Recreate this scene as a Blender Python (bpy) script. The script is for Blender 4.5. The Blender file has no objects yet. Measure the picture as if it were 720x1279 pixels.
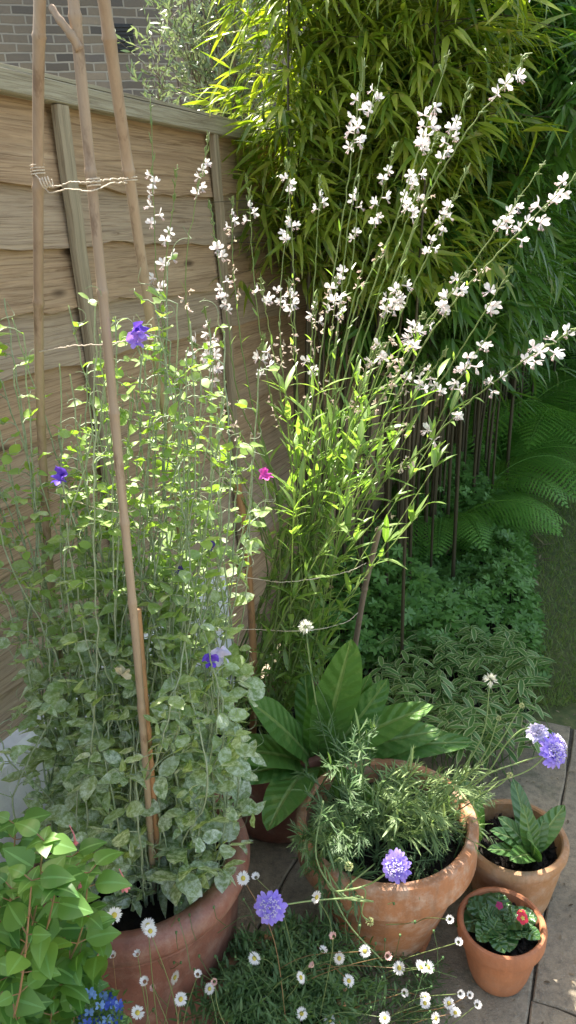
import bpy, math, random
import numpy as np
from mathutils import Vector, Matrix

# ---------------------------------------------------------------- camera
PITCH, ROLL, CAMH, FPX = math.radians(20.6), math.radians(2.6), 1.55, 925.0
Fv = np.array([0, math.cos(PITCH), -math.sin(PITCH)])
_U0 = np.cross(np.array([1., 0, 0]), Fv)
Rv = np.array([1., 0, 0])*math.cos(ROLL) - _U0*math.sin(ROLL)
Uv = np.array([1., 0, 0])*math.sin(ROLL) + _U0*math.cos(ROLL)
Cv = np.array([0, 0, CAMH])
scene = bpy.context.scene
cam_d = bpy.data.cameras.new('camera'); cam = bpy.data.objects.new('camera', cam_d)
scene.collection.objects.link(cam); scene.camera = cam
cam.matrix_world = Matrix([[Rv[i], Uv[i], -Fv[i], Cv[i]] for i in range(3)] + [[0, 0, 0, 1]])
cam_d.sensor_fit = 'VERTICAL'; cam_d.sensor_height = 36.0; cam_d.lens = FPX/1279*36
cam_d.clip_start = 0.02; cam_d.clip_end = 500

# ---------------------------------------------------------------- sky, sun, exposure
SUN_DIR = np.array([-0.50, 0.85, 1.62]); SUN_DIR /= np.linalg.norm(SUN_DIR)   # towards the sun
SUN_EL = math.asin(SUN_DIR[2]); SUN_AZ = math.atan2(SUN_DIR[0], SUN_DIR[1])
w = bpy.data.worlds.new('World'); scene.world = w; w.use_nodes = True
nt = w.node_tree; bg = nt.nodes['Background']; sky = nt.nodes.new('ShaderNodeTexSky')
sky.sky_type = 'NISHITA'; sky.sun_disc = False; sky.sun_elevation = SUN_EL; sky.sun_rotation = SUN_AZ
sky.air_density = 1.0; sky.dust_density = 2.0; sky.ozone_density = 0.7
tint = nt.nodes.new('ShaderNodeMix'); tint.data_type = 'RGBA'; tint.blend_type = 'MULTIPLY'; tint.inputs[0].default_value = 1
tint.inputs[7].default_value = (1.16, 1.0, .80, 1); nt.links.new(sky.outputs[0], tint.inputs[6]); nt.links.new(tint.outputs[2], bg.inputs[0]); bg.inputs[1].default_value = 0.15
sd = bpy.data.lights.new('sun', 'SUN'); sd.energy = 4.8; sd.angle = math.radians(0.55); sd.color = (1, .94, .84)
so = bpy.data.objects.new('sun', sd); scene.collection.objects.link(so)
so.rotation_euler = Vector(SUN_DIR).to_track_quat('Z', 'Y').to_euler(); so.location = (-3, 6, 10)
scene.view_settings.view_transform = 'Standard'; scene.view_settings.look = 'None'
scene.view_settings.exposure = 1.85; scene.view_settings.gamma = 1; scene.view_settings.use_curve_mapping = False
scene.render.engine = 'CYCLES'
scene.cycles.max_bounces = 8; scene.cycles.transmission_bounces = 4; scene.cycles.diffuse_bounces = 4

# ---------------------------------------------------------------- helpers
rng = np.random.default_rng(7); random.seed(7)
PI = math.pi

def ray(px, py): return Fv + Rv*(px-360)/FPX - Uv*(py-639.5)/FPX
def at(px, py, y): r = ray(px, py); return Cv + r*(y/r[1])          # point of the world at distance y from the camera
def gz(px, py, z): r = ray(px, py); return Cv + r*((z-CAMH)/r[2])   # point of the world at height z
def nrm(v):
    v = np.asarray(v, float); l = np.linalg.norm(v, axis=-1, keepdims=True); return v/np.maximum(l, 1e-9)

class Geo:
    """collects quads / tris, builds ONE mesh object"""
    def __init__(s): s.v = []; s.q = []; s.t = []; s.a = []; s.n = 0
    def add(s, v, q=None, t=None, a=None):
        v = np.asarray(v, float).reshape(-1, 3); k = len(v)
        s.v.append(v)
        if q is not None and len(q): s.q.append(np.asarray(q, int).reshape(-1, 4)+s.n)
        if t is not None and len(t): s.t.append(np.asarray(t, int).reshape(-1, 3)+s.n)
        if a is None: a = np.zeros((k, 3))
        s.a.append(np.asarray(a, float).reshape(-1, 3)); s.n += k
        return s
    def build(s, name, mat, parent=None, loc=None, smooth=True, solid=0, sharp=False):
        me = mesh_from(s, name, mat, loc, smooth, sharp)
        return link(name, me, parent, loc, solid)

def mesh_from(s, name, mat, loc=None, smooth=True, sharp=False):
    me = bpy.data.meshes.new(name)
    v = np.concatenate(s.v) if s.v else np.zeros((0, 3))
    if loc is not None: v = v-np.asarray(loc)
    q = np.concatenate(s.q) if s.q else np.zeros((0, 4), int)
    t = np.concatenate(s.t) if s.t else np.zeros((0, 3), int)
    me.vertices.add(len(v)); me.vertices.foreach_set('co', v.astype(np.float32).ravel())
    me.loops.add(q.size+t.size); me.loops.foreach_set('vertex_index', np.concatenate([q.ravel(), t.ravel()]).astype(np.int32))
    me.polygons.add(len(q)+len(t))
    ls = np.concatenate([np.arange(len(q))*4, q.size+np.arange(len(t))*3]).astype(np.int32)
    me.polygons.foreach_set('loop_start', ls)
    me.polygons.foreach_set('loop_total', np.concatenate([np.full(len(q), 4), np.full(len(t), 3)]).astype(np.int32))
    me.polygons.foreach_set('use_smooth', np.full(len(q)+len(t), smooth))
    a = np.concatenate(s.a) if s.a else np.zeros((0, 3))
    at_ = me.attributes.new('leafdata', 'FLOAT_VECTOR', 'POINT'); at_.data.foreach_set('vector', a.astype(np.float32).ravel())
    me.update(calc_edges=True); me.validate()
    if sharp: me.set_sharp_from_angle(angle=math.radians(32))
    for m in (mat if isinstance(mat, (list, tuple)) else [mat]): me.materials.append(m)
    return me

def link(name, me, parent=None, loc=None, solid=0):
    o = bpy.data.objects.new(name, me); scene.collection.objects.link(o)
    if loc is not None: o.location = loc
    if parent is not None:
        o.parent = parent
        if loc is not None: o.location = Vector(loc)-parent.location
        else: o.location = -parent.location
    if solid:
        m = o.modifiers.new('thick', 'SOLIDIFY'); m.thickness = solid; m.offset = 0
    return o

def tag(o, label=None, cat=None, group=None, kind=None):
    if label: o['label'] = label
    if cat: o['category'] = cat
    if group: o['group'] = group
    if kind: o['kind'] = kind
    return o
def empty(name, loc, label, cat, group=None):
    o = bpy.data.objects.new(name, None); scene.collection.objects.link(o)
    o.location = loc; o.empty_display_size = .05
    return tag(o, label, cat, group)

TOPO = {}
def tube(g, pts, rad, sides=6, cap=True, rnd=None):
    pts = np.asarray(pts, float); n = len(pts)
    rad = np.broadcast_to(np.asarray(rad, float), (n,))
    T = np.gradient(pts, axis=0); T = nrm(T)
    ref = np.array([0, 0, 1.]) if abs(T[0][2]) < .9 else np.array([1., 0, 0])
    N = nrm(np.cross(T[0], ref)); fr = []
    for i in range(n):
        N = N-T[i]*np.dot(N, T[i]); N = nrm(N); fr.append((N, np.cross(T[i], N)))
    an = np.arange(sides)/sides*2*PI
    v = np.concatenate([pts[i]+rad[i]*(np.cos(an)[:, None]*fr[i][0]+np.sin(an)[:, None]*fr[i][1]) for i in range(n)])
    if (n, sides) not in TOPO: TOPO[(n, sides)] = np.array([(i*sides+j, i*sides+(j+1) % sides, (i+1)*sides+(j+1) % sides, (i+1)*sides+j) for i in range(n-1) for j in range(sides)])
    q = TOPO[(n, sides)]
    r = rng.random() if rnd is None else rnd
    a = np.stack([np.full(n*sides, r), np.repeat(np.linspace(0, 1, n), sides), np.zeros(n*sides)], 1)
    t = []
    if cap:
        v = np.vstack([v, pts[0], pts[-1]]); a = np.vstack([a, [r, 0, 0], [r, 1, 0]])
        c0 = n*sides; c1 = c0+1
        t = [(c0, (j+1) % sides, j) for j in range(sides)]+[(c1, (n-1)*sides+j, (n-1)*sides+(j+1) % sides) for j in range(sides)]
    g.add(v, q, t, a)

def box(g, c, ax, ay, az, rnd=None):
    """box with half axis vectors"""
    c, ax, ay, az = map(lambda k: np.asarray(k, float), (c, ax, ay, az))
    v = [c+sx*ax+sy*ay+sz*az for sz in (-1, 1) for sy in (-1, 1) for sx in (-1, 1)]
    q = [(0, 2, 3, 1), (4, 5, 7, 6), (0, 1, 5, 4), (2, 6, 7, 3), (0, 4, 6, 2), (1, 3, 7, 5)]
    r = rng.random() if rnd is None else rnd
    g.add(v, q, None, np.tile([r, 0, 0], (8, 1)))

def spline(pts, n):
    """catmull-rom through points"""
    P = np.asarray(pts, float); P = np.vstack([2*P[0]-P[1], P, 2*P[-1]-P[-2]])
    m = len(P)-3; out = []
    for u in np.linspace(0, m-1e-6, n):
        i = int(u); t = u-i; a, b, c, d = P[i:i+4]
        out.append(.5*((2*b)+(-a+c)*t+(2*a-5*b+4*c-d)*t*t+(-a+3*b-3*c+d)*t**3))
    return np.array(out)

PROF = {
 'lance':  lambda u: np.sin(PI*np.clip(u, 0, 1)**.75)**.8,
 'bamboo': lambda u: np.minimum(1, u*6)*(1-u**2.2),
 'oval':   lambda u: np.sin(PI*u**.9)**.6,
 'ovate':  lambda u: np.sin(PI*u**.62)**.9,
 'obov':   lambda u: .22+.78*np.sin(PI*np.clip(u, 0, 1)**1.7)**.7*(u < .999)-.22*(u > .97),
 'petal':  lambda u: .18+.82*np.sin(PI*.5*np.minimum(1, u*1.25))**1.6*np.sqrt(np.clip(1.02-u**5, 0, 1)),
 'broad':  lambda u: (.10+.90*np.sin(PI*np.clip(u*1.02, 0, 1)**1.15)**.55)*(u < .999)+.02,
 'strap':  lambda u: np.minimum(1, .4+u*3)*np.sqrt(np.clip(1-u**4, 0, 1)),
}
def leaves(g, P, D, N, L, W, prof='lance', droop=.2, fold=.15, segs=4, wave=0., rnd=None, mildew_to_lit=None):
    """vectorised leaf blades: base P, direction D, upper-side normal N, length L, full width W"""
    P = np.asarray(P, float).reshape(-1, 3); k = len(P)
    D = nrm(np.asarray(D, float).reshape(-1, 3)); N = np.asarray(N, float).reshape(-1, 3)
    D = np.broadcast_to(D, (k, 3)); N = np.broadcast_to(N, (k, 3))
    N = nrm(N-D*np.sum(N*D, 1, keepdims=True)); S = np.cross(D, N)
    L = np.broadcast_to(np.asarray(L, float), (k,))[:, None]; W = np.broadcast_to(np.asarray(W, float), (k,))[:, None]
    dr = np.broadcast_to(np.asarray(droop, float), (k,))[:, None]
    u = np.linspace(0, 1, segs+1); pw = np.maximum(PROF[prof](u), .03)
    ph = rng.random((k, 1))*6
    cols = []
    for si in (-1, 0, 1):
        for j, uu in enumerate(u):
            bend = dr*uu*uu
            p = P+D*(L*(uu-.25*dr*uu*uu))-N*(L*bend)
            if si:
                p = p+S*(.5*W*pw[j]*si)+N*(.5*W*pw[j]*(fold+wave*np.sin(uu*9+ph+si)))
            cols.append(p)
    V = np.stack(cols, 1)                                      # k, 3*(segs+1), 3
    m = segs+1; q = []
    for c in (0, 1):
        for j in range(segs): q.append((c*m+j, (c+1)*m+j, (c+1)*m+j+1, c*m+j+1))
    q = np.array(q); Q = q[None]+(np.arange(k)*3*m)[:, None, None]
    r = rng.random(k) if rnd is None else np.broadcast_to(np.asarray(rnd, float), (k,))
    A = np.zeros((k, 3*m, 3)); A[:, :, 0] = r[:, None]
    A[:, :, 1] = np.tile(u, 3)[None]+ (0 if mildew_to_lit is None else 0)
    A[:, :, 2] = np.repeat([-1, 0, 1], m)[None]
    if mildew_to_lit is not None: A[:, :, 0] = (np.floor(np.clip(r, 0, .999)*100)/100)[:, None]+10*np.round(np.broadcast_to(np.asarray(mildew_to_lit, float), (k,))*20)[:, None]
    g.add(V.reshape(-1, 3), Q.reshape(-1, 4), None, A.reshape(-1, 3))

def rdir(n, up=0., spread=1.):
    v = rng.normal(size=(n, 3))*spread; v[:, 2] += up; return nrm(v)

def lathe(g, prof, c=(0, 0, 0), seg=64, wob=0., rnd=.5):
    prof = np.asarray(prof, float); n = len(prof); an = np.arange(seg)/seg*2*PI
    wv = 1+wob*(np.sin(an*2+1)+.5*np.sin(an*3+2))
    v = np.array([[c[0]+r*math.cos(a)*k, c[1]+r*math.sin(a)*k, c[2]+z] for r, z in prof for a, k in zip(an, wv)])
    q = [(i*seg+j, i*seg+(j+1) % seg, (i+1)*seg+(j+1) % seg, (i+1)*seg+j) for i in range(n-1) for j in range(seg)]
    g.add(v, q, None, np.tile([rnd, 0, 0], (len(v), 1)))

# ---------------------------------------------------------------- materials
class NT:
    def __init__(s, name):
        s.m = bpy.data.materials.new(name); s.m.use_nodes = True; s.t = s.m.node_tree
        s.b = s.t.nodes['Principled BSDF']; s.out = s.t.nodes['Material Output']
    def n(s, ty, **k):
        o = s.t.nodes.new(ty)
        for a, b in k.items():
            if a.startswith('i_'):
                o.inputs[a[2:].replace('_', ' ')].default_value = b
            else: setattr(o, a, b)
        return o
    def l(s, a, b): s.t.links.new(a, b)
    def noise(s, scale, detail=5, rough=.6, vec=None, dist=0.):
        o = s.n('ShaderNodeTexNoise'); o.inputs['Scale'].default_value = scale; o.inputs['Detail'].default_value = detail
        o.inputs['Roughness'].default_value = rough; o.inputs['Distortion'].default_value = dist
        if vec is not None: s.l(vec, o.inputs['Vector'])
        return o.outputs['Fac']
    def ramp(s, fac, stops):
        o = s.n('ShaderNodeValToRGB'); e = o.color_ramp.elements
        while len(e) < len(stops): e.new(.5)
        for k, (p, c) in enumerate(stops): e[k].position = p; e[k].color = (*c, 1) if len(c) == 3 else c
        s.l(fac, o.inputs[0]); return o.outputs[0]
    def mix(s, fac, a, b, mode='MIX'):
        o = s.n('ShaderNodeMix', data_type='RGBA', blend_type=mode)
        for sock, val in ((o.inputs[0], fac), (o.inputs[6], a), (o.inputs[7], b)):
            if isinstance(val, (int, float)): sock.default_value = val
            elif isinstance(val, tuple): sock.default_value = (*val, 1) if len(val) == 3 else val
            else: s.l(val, sock)
        return o.outputs[2]
    def math(s, op, a, b=0., c=None, clamp=False):
        o = s.n('ShaderNodeMath', operation=op, use_clamp=clamp)
        for i, val in enumerate((a, b) if c is None else (a, b, c)):
            if isinstance(val, (int, float)): o.inputs[i].default_value = val
            else: s.l(val, o.inputs[i])
        return o.outputs[0]
    def pos(s, scale=(1, 1, 1), rot=(0, 0, 0)):
        g = s.n('ShaderNodeNewGeometry'); mp = s.n('ShaderNodeMapping'); mp.inputs['Scale'].default_value = scale
        mp.inputs['Rotation'].default_value = rot; s.l(g.outputs['Position'], mp.inputs['Vector']); return mp.outputs[0]
    def obj(s, scale=(1, 1, 1), rot=(0, 0, 0)):
        g = s.n('ShaderNodeTexCoord'); mp = s.n('ShaderNodeMapping'); mp.inputs['Scale'].default_value = scale
        mp.inputs['Rotation'].default_value = rot; s.l(g.outputs['Object'], mp.inputs['Vector']); return mp.outputs[0]
    def attr(s):
        a = s.n('ShaderNodeAttribute', attribute_name='leafdata'); x = s.n('ShaderNodeSeparateXYZ'); s.l(a.outputs['Vector'], x.inputs[0])
        return x.outputs
    def bump(s, h, strength=.4, dist=.01):
        o = s.n('ShaderNodeBump'); o.inputs['Strength'].default_value = strength; o.inputs['Distance'].default_value = dist
        s.l(h, o.inputs['Height']); s.l(o.outputs[0], s.b.inputs['Normal']); return o.outputs[0]
    def col(s, c):
        if isinstance(c, tuple): s.b.inputs['Base Color'].default_value = (*c, 1)
        else: s.l(c, s.b.inputs['Base Color'])
    def rough(s, r):
        if isinstance(r, (int, float)): s.b.inputs['Roughness'].default_value = r
        else: s.l(r, s.b.inputs['Roughness'])

def leafmat(name, c0, c1, trans=.35, rough=.5, tcol=None, backlit=None, edge=None, mid=None, veins=0, mildew=None, spec=.5, blotch=None, vs=.35):
    """c0..c1 from leaf to leaf; edge = colour of a variegated margin; mid = midrib colour; mildew = (colour, amount)"""
    m = NT(name); x = m.attr()
    r = m.math('FRACT', x[0]); mildew_to_lit = m.math('DIVIDE', m.math('FLOOR', m.math('DIVIDE', x[0], 10.)), 20.)
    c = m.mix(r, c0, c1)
    if backlit: c = m.mix(mildew_to_lit, c, backlit)  # backlit yellow green painted into the leaves higher up
    nz = m.noise(60, 4, .6, m.pos())
    c = m.mix(m.math('MULTIPLY', nz, .35), c, m.mix(1., c, (.45, .5, .4), 'MULTIPLY'))
    if blotch: c = m.mix(m.ramp(m.noise(22, 3, .7, m.pos()), [(.56, (0, 0, 0)), (.68, (1, 1, 1))]), c, blotch)
    ab = m.math('ABSOLUTE', x[2])
    if edge: c = m.mix(m.math('GREATER_THAN', m.math('ADD', ab, m.math('MULTIPLY', nz, .5)), .98), c, edge)
    if mid: c = m.mix(m.math('LESS_THAN', ab, .1), c, mid)
    if mildew:
        f = m.ramp(m.noise(90, 6, .75, m.pos()), [(.42, (0, 0, 0)), (.62, (1, 1, 1))])
        f = m.math('MULTIPLY', f, m.math('MULTIPLY', m.math('SUBTRACT', 1., mildew_to_lit), mildew[1]))
        c = m.mix(f, c, mildew[0])
    m.col(c); m.rough(rough); m.b.inputs['Specular IOR Level'].default_value = spec
    nn = None
    if veins:
        # herringbone veins between midrib and margin
        wv = m.math('SINE', m.math('MULTIPLY', m.math('SUBTRACT', x[1], m.math('MULTIPLY', ab, .14)), veins))
        h = m.math('ADD', wv, m.math('MULTIPLY', m.noise(120, 3, .6, m.pos()), 1.6))
        h = m.math('ADD', h, m.math('MULTIPLY', m.math('MINIMUM', ab, .12), 22.))
        nn = m.bump(h, .6, .0025)
        c2 = m.mix(m.ramp(wv, [(.0, (0, 0, 0)), (.9, (0, 0, 0)), (1., (vs, vs, vs))]), c, mid or c1); m.col(c2)
    tr = m.n('ShaderNodeBsdfTranslucent')
    tc = m.mix(1., c, tcol or (1.5, 1.6, .55), 'MULTIPLY')
    m.l(tc, tr.inputs['Color'])
    ms = m.n('ShaderNodeMixShader'); ms.inputs[0].default_value = trans
    m.l(m.b.outputs[0], ms.inputs[1]); m.l(tr.outputs[0], ms.inputs[2]); m.l(ms.outputs[0], m.out.inputs['Surface'])
    return m.m

def petalmat(name, c0, c1, trans=.3, rough=.6, base=None):
    m = NT(name); x = m.attr()
    c = m.mix(m.math('FRACT', x[0]), c0, c1)
    if base: c = m.mix(m.ramp(x[1], [(.05, (1, 1, 1)), (.45, (0, 0, 0))]), c, base)
    m.col(c); m.rough(rough)
    tr = m.n('ShaderNodeBsdfTranslucent'); m.l(c, tr.inputs['Color'])
    ms = m.n('ShaderNodeMixShader'); ms.inputs[0].default_value = trans
    m.l(m.b.outputs[0], ms.inputs[1]); m.l(tr.outputs[0], ms.inputs[2]); m.l(ms.outputs[0], m.out.inputs['Surface'])
    return m.m

FAZ = math.atan2(.418, .909)            # the fence's heading, from +Y towards +X
FD = np.array([.418, .909, 0]); FD /= np.linalg.norm(FD); FN = np.array([FD[1], -FD[0], 0]); Z = np.array([0, 0, 1.])
F0 = np.array([-.498, 1.582, 0])
def FP(u, h, z): return F0+FD*u+FN*h+Z*z

def mat_wood(name, tones, grey):
    m = NT(name); x = m.attr()
    # x[0]=board id, x[1]=distance along, x[2]=height inside the board
    cv = m.n('ShaderNodeCombineXYZ'); m.l(m.math('MULTIPLY', x[1], 1.6), cv.inputs[0]); m.l(m.math('MULTIPLY', x[2], 22.), cv.inputs[1]); m.l(m.math('MULTIPLY', x[0], 3.7), cv.inputs[2])
    big = m.noise(1.3, 3, .5, cv.outputs[0], .5)
    cv2 = m.n('ShaderNodeCombineXYZ'); m.l(m.math('MULTIPLY', x[1], 6.), cv2.inputs[0]); m.l(m.math('ADD', m.math('MULTIPLY', x[2], 260.), m.math('MULTIPLY', big, 9.)), cv2.inputs[1]); m.l(m.math('MULTIPLY', x[0], 9.1), cv2.inputs[2])
    fine = m.noise(1., 6, .7, cv2.outputs[0], .15)
    c = m.ramp(big, [(.25, tones[0]), (.45, tones[1]), (.6, tones[2]), (.8, tones[3])])
    c = m.mix(m.math('MULTIPLY', m.math('FRACT', m.math('MULTIPLY', x[0], 7.3)), .55), c, grey)
    c = m.mix(m.ramp(fine, [(.32, (1., 1., 1.)), (.54, (0, 0, 0))]), c, m.mix(1., c, (.48, .42, .37), 'MULTIPLY'))
    kn = m.n('ShaderNodeTexVoronoi'); kn.inputs['Scale'].default_value = 1.
    cv3 = m.n('ShaderNodeCombineXYZ'); m.l(m.math('MULTIPLY', x[1], 3.2), cv3.inputs[0]); m.l(m.math('MULTIPLY', x[2], 9.), cv3.inputs[1]); m.l(m.math('MULTIPLY', x[0], 5.3), cv3.inputs[2]); m.l(cv3.outputs[0], kn.inputs['Vector'])
    c = m.mix(m.ramp(kn.outputs['Distance'], [(.04, (.85, .85, .85)), (.11, (0, 0, 0))]), c, (.07, .04, .02))
    m.col(c); m.rough(.85)
    m.bump(m.math('ADD', fine, m.math('MULTIPLY', big, 1.5)), .7, .004)
    return m.m
M = {}
M['board'] = mat_wood('fence_board', [(.28, .18, .105), (.46, .32, .195), (.37, .255, .155), (.57, .42, .275)], (.38, .33, .26))
M['rail'] = mat_wood('fence_rail', [(.30, .26, .19), (.38, .34, .25), (.35, .31, .22), (.45, .40, .30)], (.33, .32, .24))
M['batten'] = mat_wood('fence_batten', [(.27, .21, .13), (.36, .28, .18), (.32, .26, .17), (.40, .33, .22)], (.33, .29, .21))

def mat_cane(name, a, b, node=(.16, .10, .06)):
    m = NT(name); n1 = m.noise(14, 5, .7, m.pos((1, 1, .12))); n2 = m.noise(180, 4, .6, m.pos((1, 1, .04)))
    c = m.ramp(n1, [(.3, a), (.7, b)]); c = m.mix(m.math('MULTIPLY', n2, .6), c, node); c = m.mix(m.ramp(m.noise(30, 5, .7, m.pos((1, 1, .35))), [(.56, (0, 0, 0)), (.66, (.8, .8, .8))]), c, node)
    m.col(c); m.rough(.5); m.bump(n2, .25, .002); return m.m
M['cane'] = mat_cane('bamboo_cane', (.27, .19, .125), (.46, .36, .255))
M['canered'] = mat_cane('bamboo_cane_reddish', (.38, .19, .09), (.52, .29, .14))
M['culm'] = mat_cane('culm', (.03, .03, .012), (.09, .075, .035), (.04, .03, .02))
M['stake'] = mat_cane('rough_stake', (.20, .16, .13), (.34, .28, .22))
M['bark'] = mat_cane('bark', (.09, .07, .05), (.16, .13, .10))

def mat_twine():
    m = NT('twine'); n = m.noise(400, 2, .5, m.pos()); m.col(m.ramp(n, [(.3, (.42, .35, .27)), (.7, (.68, .60, .48))])); m.rough(.9); return m.m
M['twine'] = mat_twine()

def mat_terra(name, a, b, c_, pale=.5, stain=(.17, .09, .05), rough=.75, lime=(.62, .48, .38)):
    m = NT(name)
    n1 = m.noise(5, 6, .65, m.pos()); n2 = m.noise(24, 8, .75, m.pos()); n3 = m.noise(150, 4, .6, m.pos())
    c = m.ramp(n1, [(.3, a), (.5, b), (.7, c_)])
    c = m.mix(m.math('MULTIPLY', m.ramp(n2, [(.47, (0, 0, 0)), (.68, (1, 1, 1))]), pale), c, lime)
    drip = m.noise(9, 6, .7, m.pos((1, 1, .22)))
    c = m.mix(m.math('MULTIPLY', m.ramp(drip, [(.44, (0, 0, 0)), (.66, (1, 1, 1))]), .75), c, stain)
    c = m.mix(m.math('MULTIPLY', n3, .22), c, (.1, .06, .04))
    m.col(c); m.rough(rough); m.bump(m.math('ADD', m.math('MULTIPLY', n2, .6), n3), .35, .003); return m.m
M['terra'] = mat_terra('terracotta', (.40, .165, .07), (.50, .22, .10), (.56, .28, .15), .7)
M['terra_new'] = mat_terra('terracotta_clean', (.50, .18, .075), (.56, .21, .09), (.54, .22, .10), .12, (.30, .12, .06))
M['terra_old'] = mat_terra('terracotta_mossy', (.36, .18, .08), (.46, .24, .11), (.50, .30, .17), .5, (.17, .12, .05))
M['glazed'] = mat_terra('terracotta_redbrown', (.22, .085, .06), (.29, .115, .08), (.35, .16, .115), .5, (.11, .05, .04), .45, (.50, .34, .27))

def mat_soil():
    m = NT('soil'); n = m.noise(70, 8, .8, m.pos()); n2 = m.noise(300, 3, .6, m.pos())
    c = m.ramp(n, [(.35, (.010, .007, .005)), (.6, (.035, .025, .017)), (.8, (.09, .065, .045))])
    m.col(c); m.rough(.9); m.bump(m.math('ADD', n, m.math('MULTIPLY', n2, .4)), 1., .02); return m.m
M['soil'] = mat_soil()

def mat_render():
    m = NT('painted_render'); n = m.noise(60, 6, .7, m.pos()); n2 = m.noise(4, 5, .6, m.pos((1, 1, .4)))
    c = m.ramp(n2, [(.35, (.66, .67, .69)), (.6, (.82, .83, .85))]); c = m.mix(m.ramp(m.noise(14, 7, .75, m.pos()), [(.6, (0, 0, 0)), (.75, (.7, .7, .7))]), c, (.30, .29, .26))
    m.col(c); m.rough(.9); m.bump(n, .5, .006); return m.m
M['render'] = mat_render()

def mat_slab():
    m = NT('paving_slab'); n = m.noise(3.2, 6, .65, m.pos()); n2 = m.noise(45, 8, .75, m.pos()); n3 = m.noise(240, 4, .6, m.pos())
    x = m.attr()
    c = m.ramp(n, [(.3, (.24, .18, .11)), (.5, (.34, .275, .185)), (.7, (.44, .36, .25))])
    c = m.mix(m.math('MULTIPLY', x[0], .35), c, (.34, .30, .23))
    c = m.mix(m.ramp(n2, [(.42, (0, 0, 0)), (.7, (.8, .8, .8))]), c, (.12, .105, .08))
    c = m.mix(m.ramp(m.noise(8, 8, .7, m.pos()), [(.55, (0, 0, 0)), (.7, (.6, .6, .6))]), c, (.09, .10, .05))
    c = m.mix(m.ramp(n3, [(.58, (0, 0, 0)), (.7, (.6, .6, .6))]), c, (.42, .40, .34))
    m.col(c); m.rough(.88); m.bump(m.math('ADD', n2, m.math('MULTIPLY', n3, .7)), .8, .005); return m.m
M['slab'] = mat_slab()
def simple_noise(name, a, b, sc=20, rough=.9, bs=.5):
    m = NT(name); n = m.noise(sc, 7, .7, m.pos()); m.col(m.ramp(n, [(.35, a), (.65, b)])); m.rough(rough); m.bump(n, bs, .01); return m.m
M['joint'] = simple_noise('joint_grit', (.04, .035, .025), (.13, .115, .085), 120)
M['lawn'] = simple_noise('lawn_turf', (.07, .10, .03), (.15, .16, .055), 30)
M['ground'] = simple_noise('garden_ground', (.03, .035, .015), (.07, .06, .03), 3)

def mat_brick():
    m = NT('stock_brick'); v = m.obj()
    sx = m.n('ShaderNodeSeparateXYZ'); m.l(v, sx.inputs[0]); cb = m.n('ShaderNodeCombineXYZ')
    m.l(sx.outputs[0], cb.inputs[0]); m.l(sx.outputs[2], cb.inputs[1])
    wob = m.n('ShaderNodeVectorMath', operation='ADD'); m.l(cb.outputs[0], wob.inputs[0])
    nn = m.n('ShaderNodeTexNoise'); nn.inputs['Scale'].default_value = 6; m.l(v, nn.inputs['Vector'])
    sc = m.n('ShaderNodeVectorMath', operation='SCALE'); m.l(nn.outputs['Color'], sc.inputs[0]); sc.inputs['Scale'].default_value = .02
    m.l(sc.outputs[0], wob.inputs[1])
    b = m.n('ShaderNodeTexBrick'); m.l(wob.outputs[0], b.inputs['Vector'])
    b.inputs['Scale'].default_value = 1; b.inputs['Brick Width'].default_value = .225; b.inputs['Row Height'].default_value = .075
    b.inputs['Mortar Size'].default_value = .009; b.inputs['Mortar Smooth'].default_value = .3; b.inputs['Bias'].default_value = 0
    b.inputs['Color1'].default_value = (.0, 0, 0, 1); b.inputs['Color2'].default_value = (1, 1, 1, 1); b.inputs['Mortar'].default_value = (.5, .5, .5, 1)
    n2 = m.noise(25, 6, .7, v)
    c = m.ramp(b.outputs['Color'], [(0., (.10, .085, .07)), (.25, (.30, .23, .15)), (.45, (.17, .14, .11)), (.65, (.34, .26, .17)), (.85, (.14, .12, .11)), (1., (.40, .31, .21))])
    c = m.mix(m.math('MULTIPLY', n2, .6), c, (.10, .09, .085)); c = m.mix(b.outputs['Fac'], c, (.36, .32, .26))
    c = m.mix(m.ramp(m.noise(.9, 4, .6, v), [(.4, (0, 0, 0)), (.7, (.5, .5, .5))]), c, (.09, .085, .085))
    m.col(c); m.rough(.9)
    m.bump(m.math('SUBTRACT', m.math('MULTIPLY', n2, .6), m.math('MULTIPLY', b.outputs['Fac'], 1.)), .8, .01); return m.m
M['brick'] = mat_brick()
M['vent'] = simple_noise('vent_iron', (.012, .012, .014), (.03, .03, .034), 50, .6)
M['roof'] = simple_noise('roof_slate', (.05, .05, .06), (.11, .11, .12), 12, .7)
M['glass'] = simple_noise('window_pane', (.03, .035, .04), (.05, .055, .06), 3, .08, .02)
M['paint'] = simple_noise('white_frame', (.6, .6, .58), (.72, .72, .7), 12, .5, .1)

# plants
M['bam'] = leafmat('bamboo_leaf', (.06, .16, .03), (.15, .27, .055), .30, .3, (1.2, 1.6, .4))
M['bamshade'] = leafmat('bamboo_leaf_shaded', (.05, .14, .03), (.12, .24, .05), .26, .34, (1.1, 1.4, .45))  # same bamboo leaf, shade put into a darker colour
M['bamlit'] = leafmat('bamboo_leaf_sunlit', (.12, .21, .03), (.34, .40, .06), .40, .3, (1.6, 1.7, .35), blotch=(.38, .36, .12))  # same bamboo leaf, sunlight put into a yellower colour
M['olive'] = leafmat('olive_leaf', (.16, .24, .12), (.36, .42, .30), .22, .4, (1.2, 1.3, .7))
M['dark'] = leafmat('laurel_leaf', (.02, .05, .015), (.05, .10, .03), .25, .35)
M['gaura'] = leafmat('gaura_leaf', (.17, .30, .07), (.32, .45, .16), .42, .32, (1.5, 1.7, .5), mid=(.30, .36, .17))
M['stem'] = leafmat('green_stem', (.16, .24, .07), (.26, .32, .13), .15, .5)
M['stemred'] = leafmat('reddish_stem', (.22, .16, .07), (.36, .20, .10), .1, .5)
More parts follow.
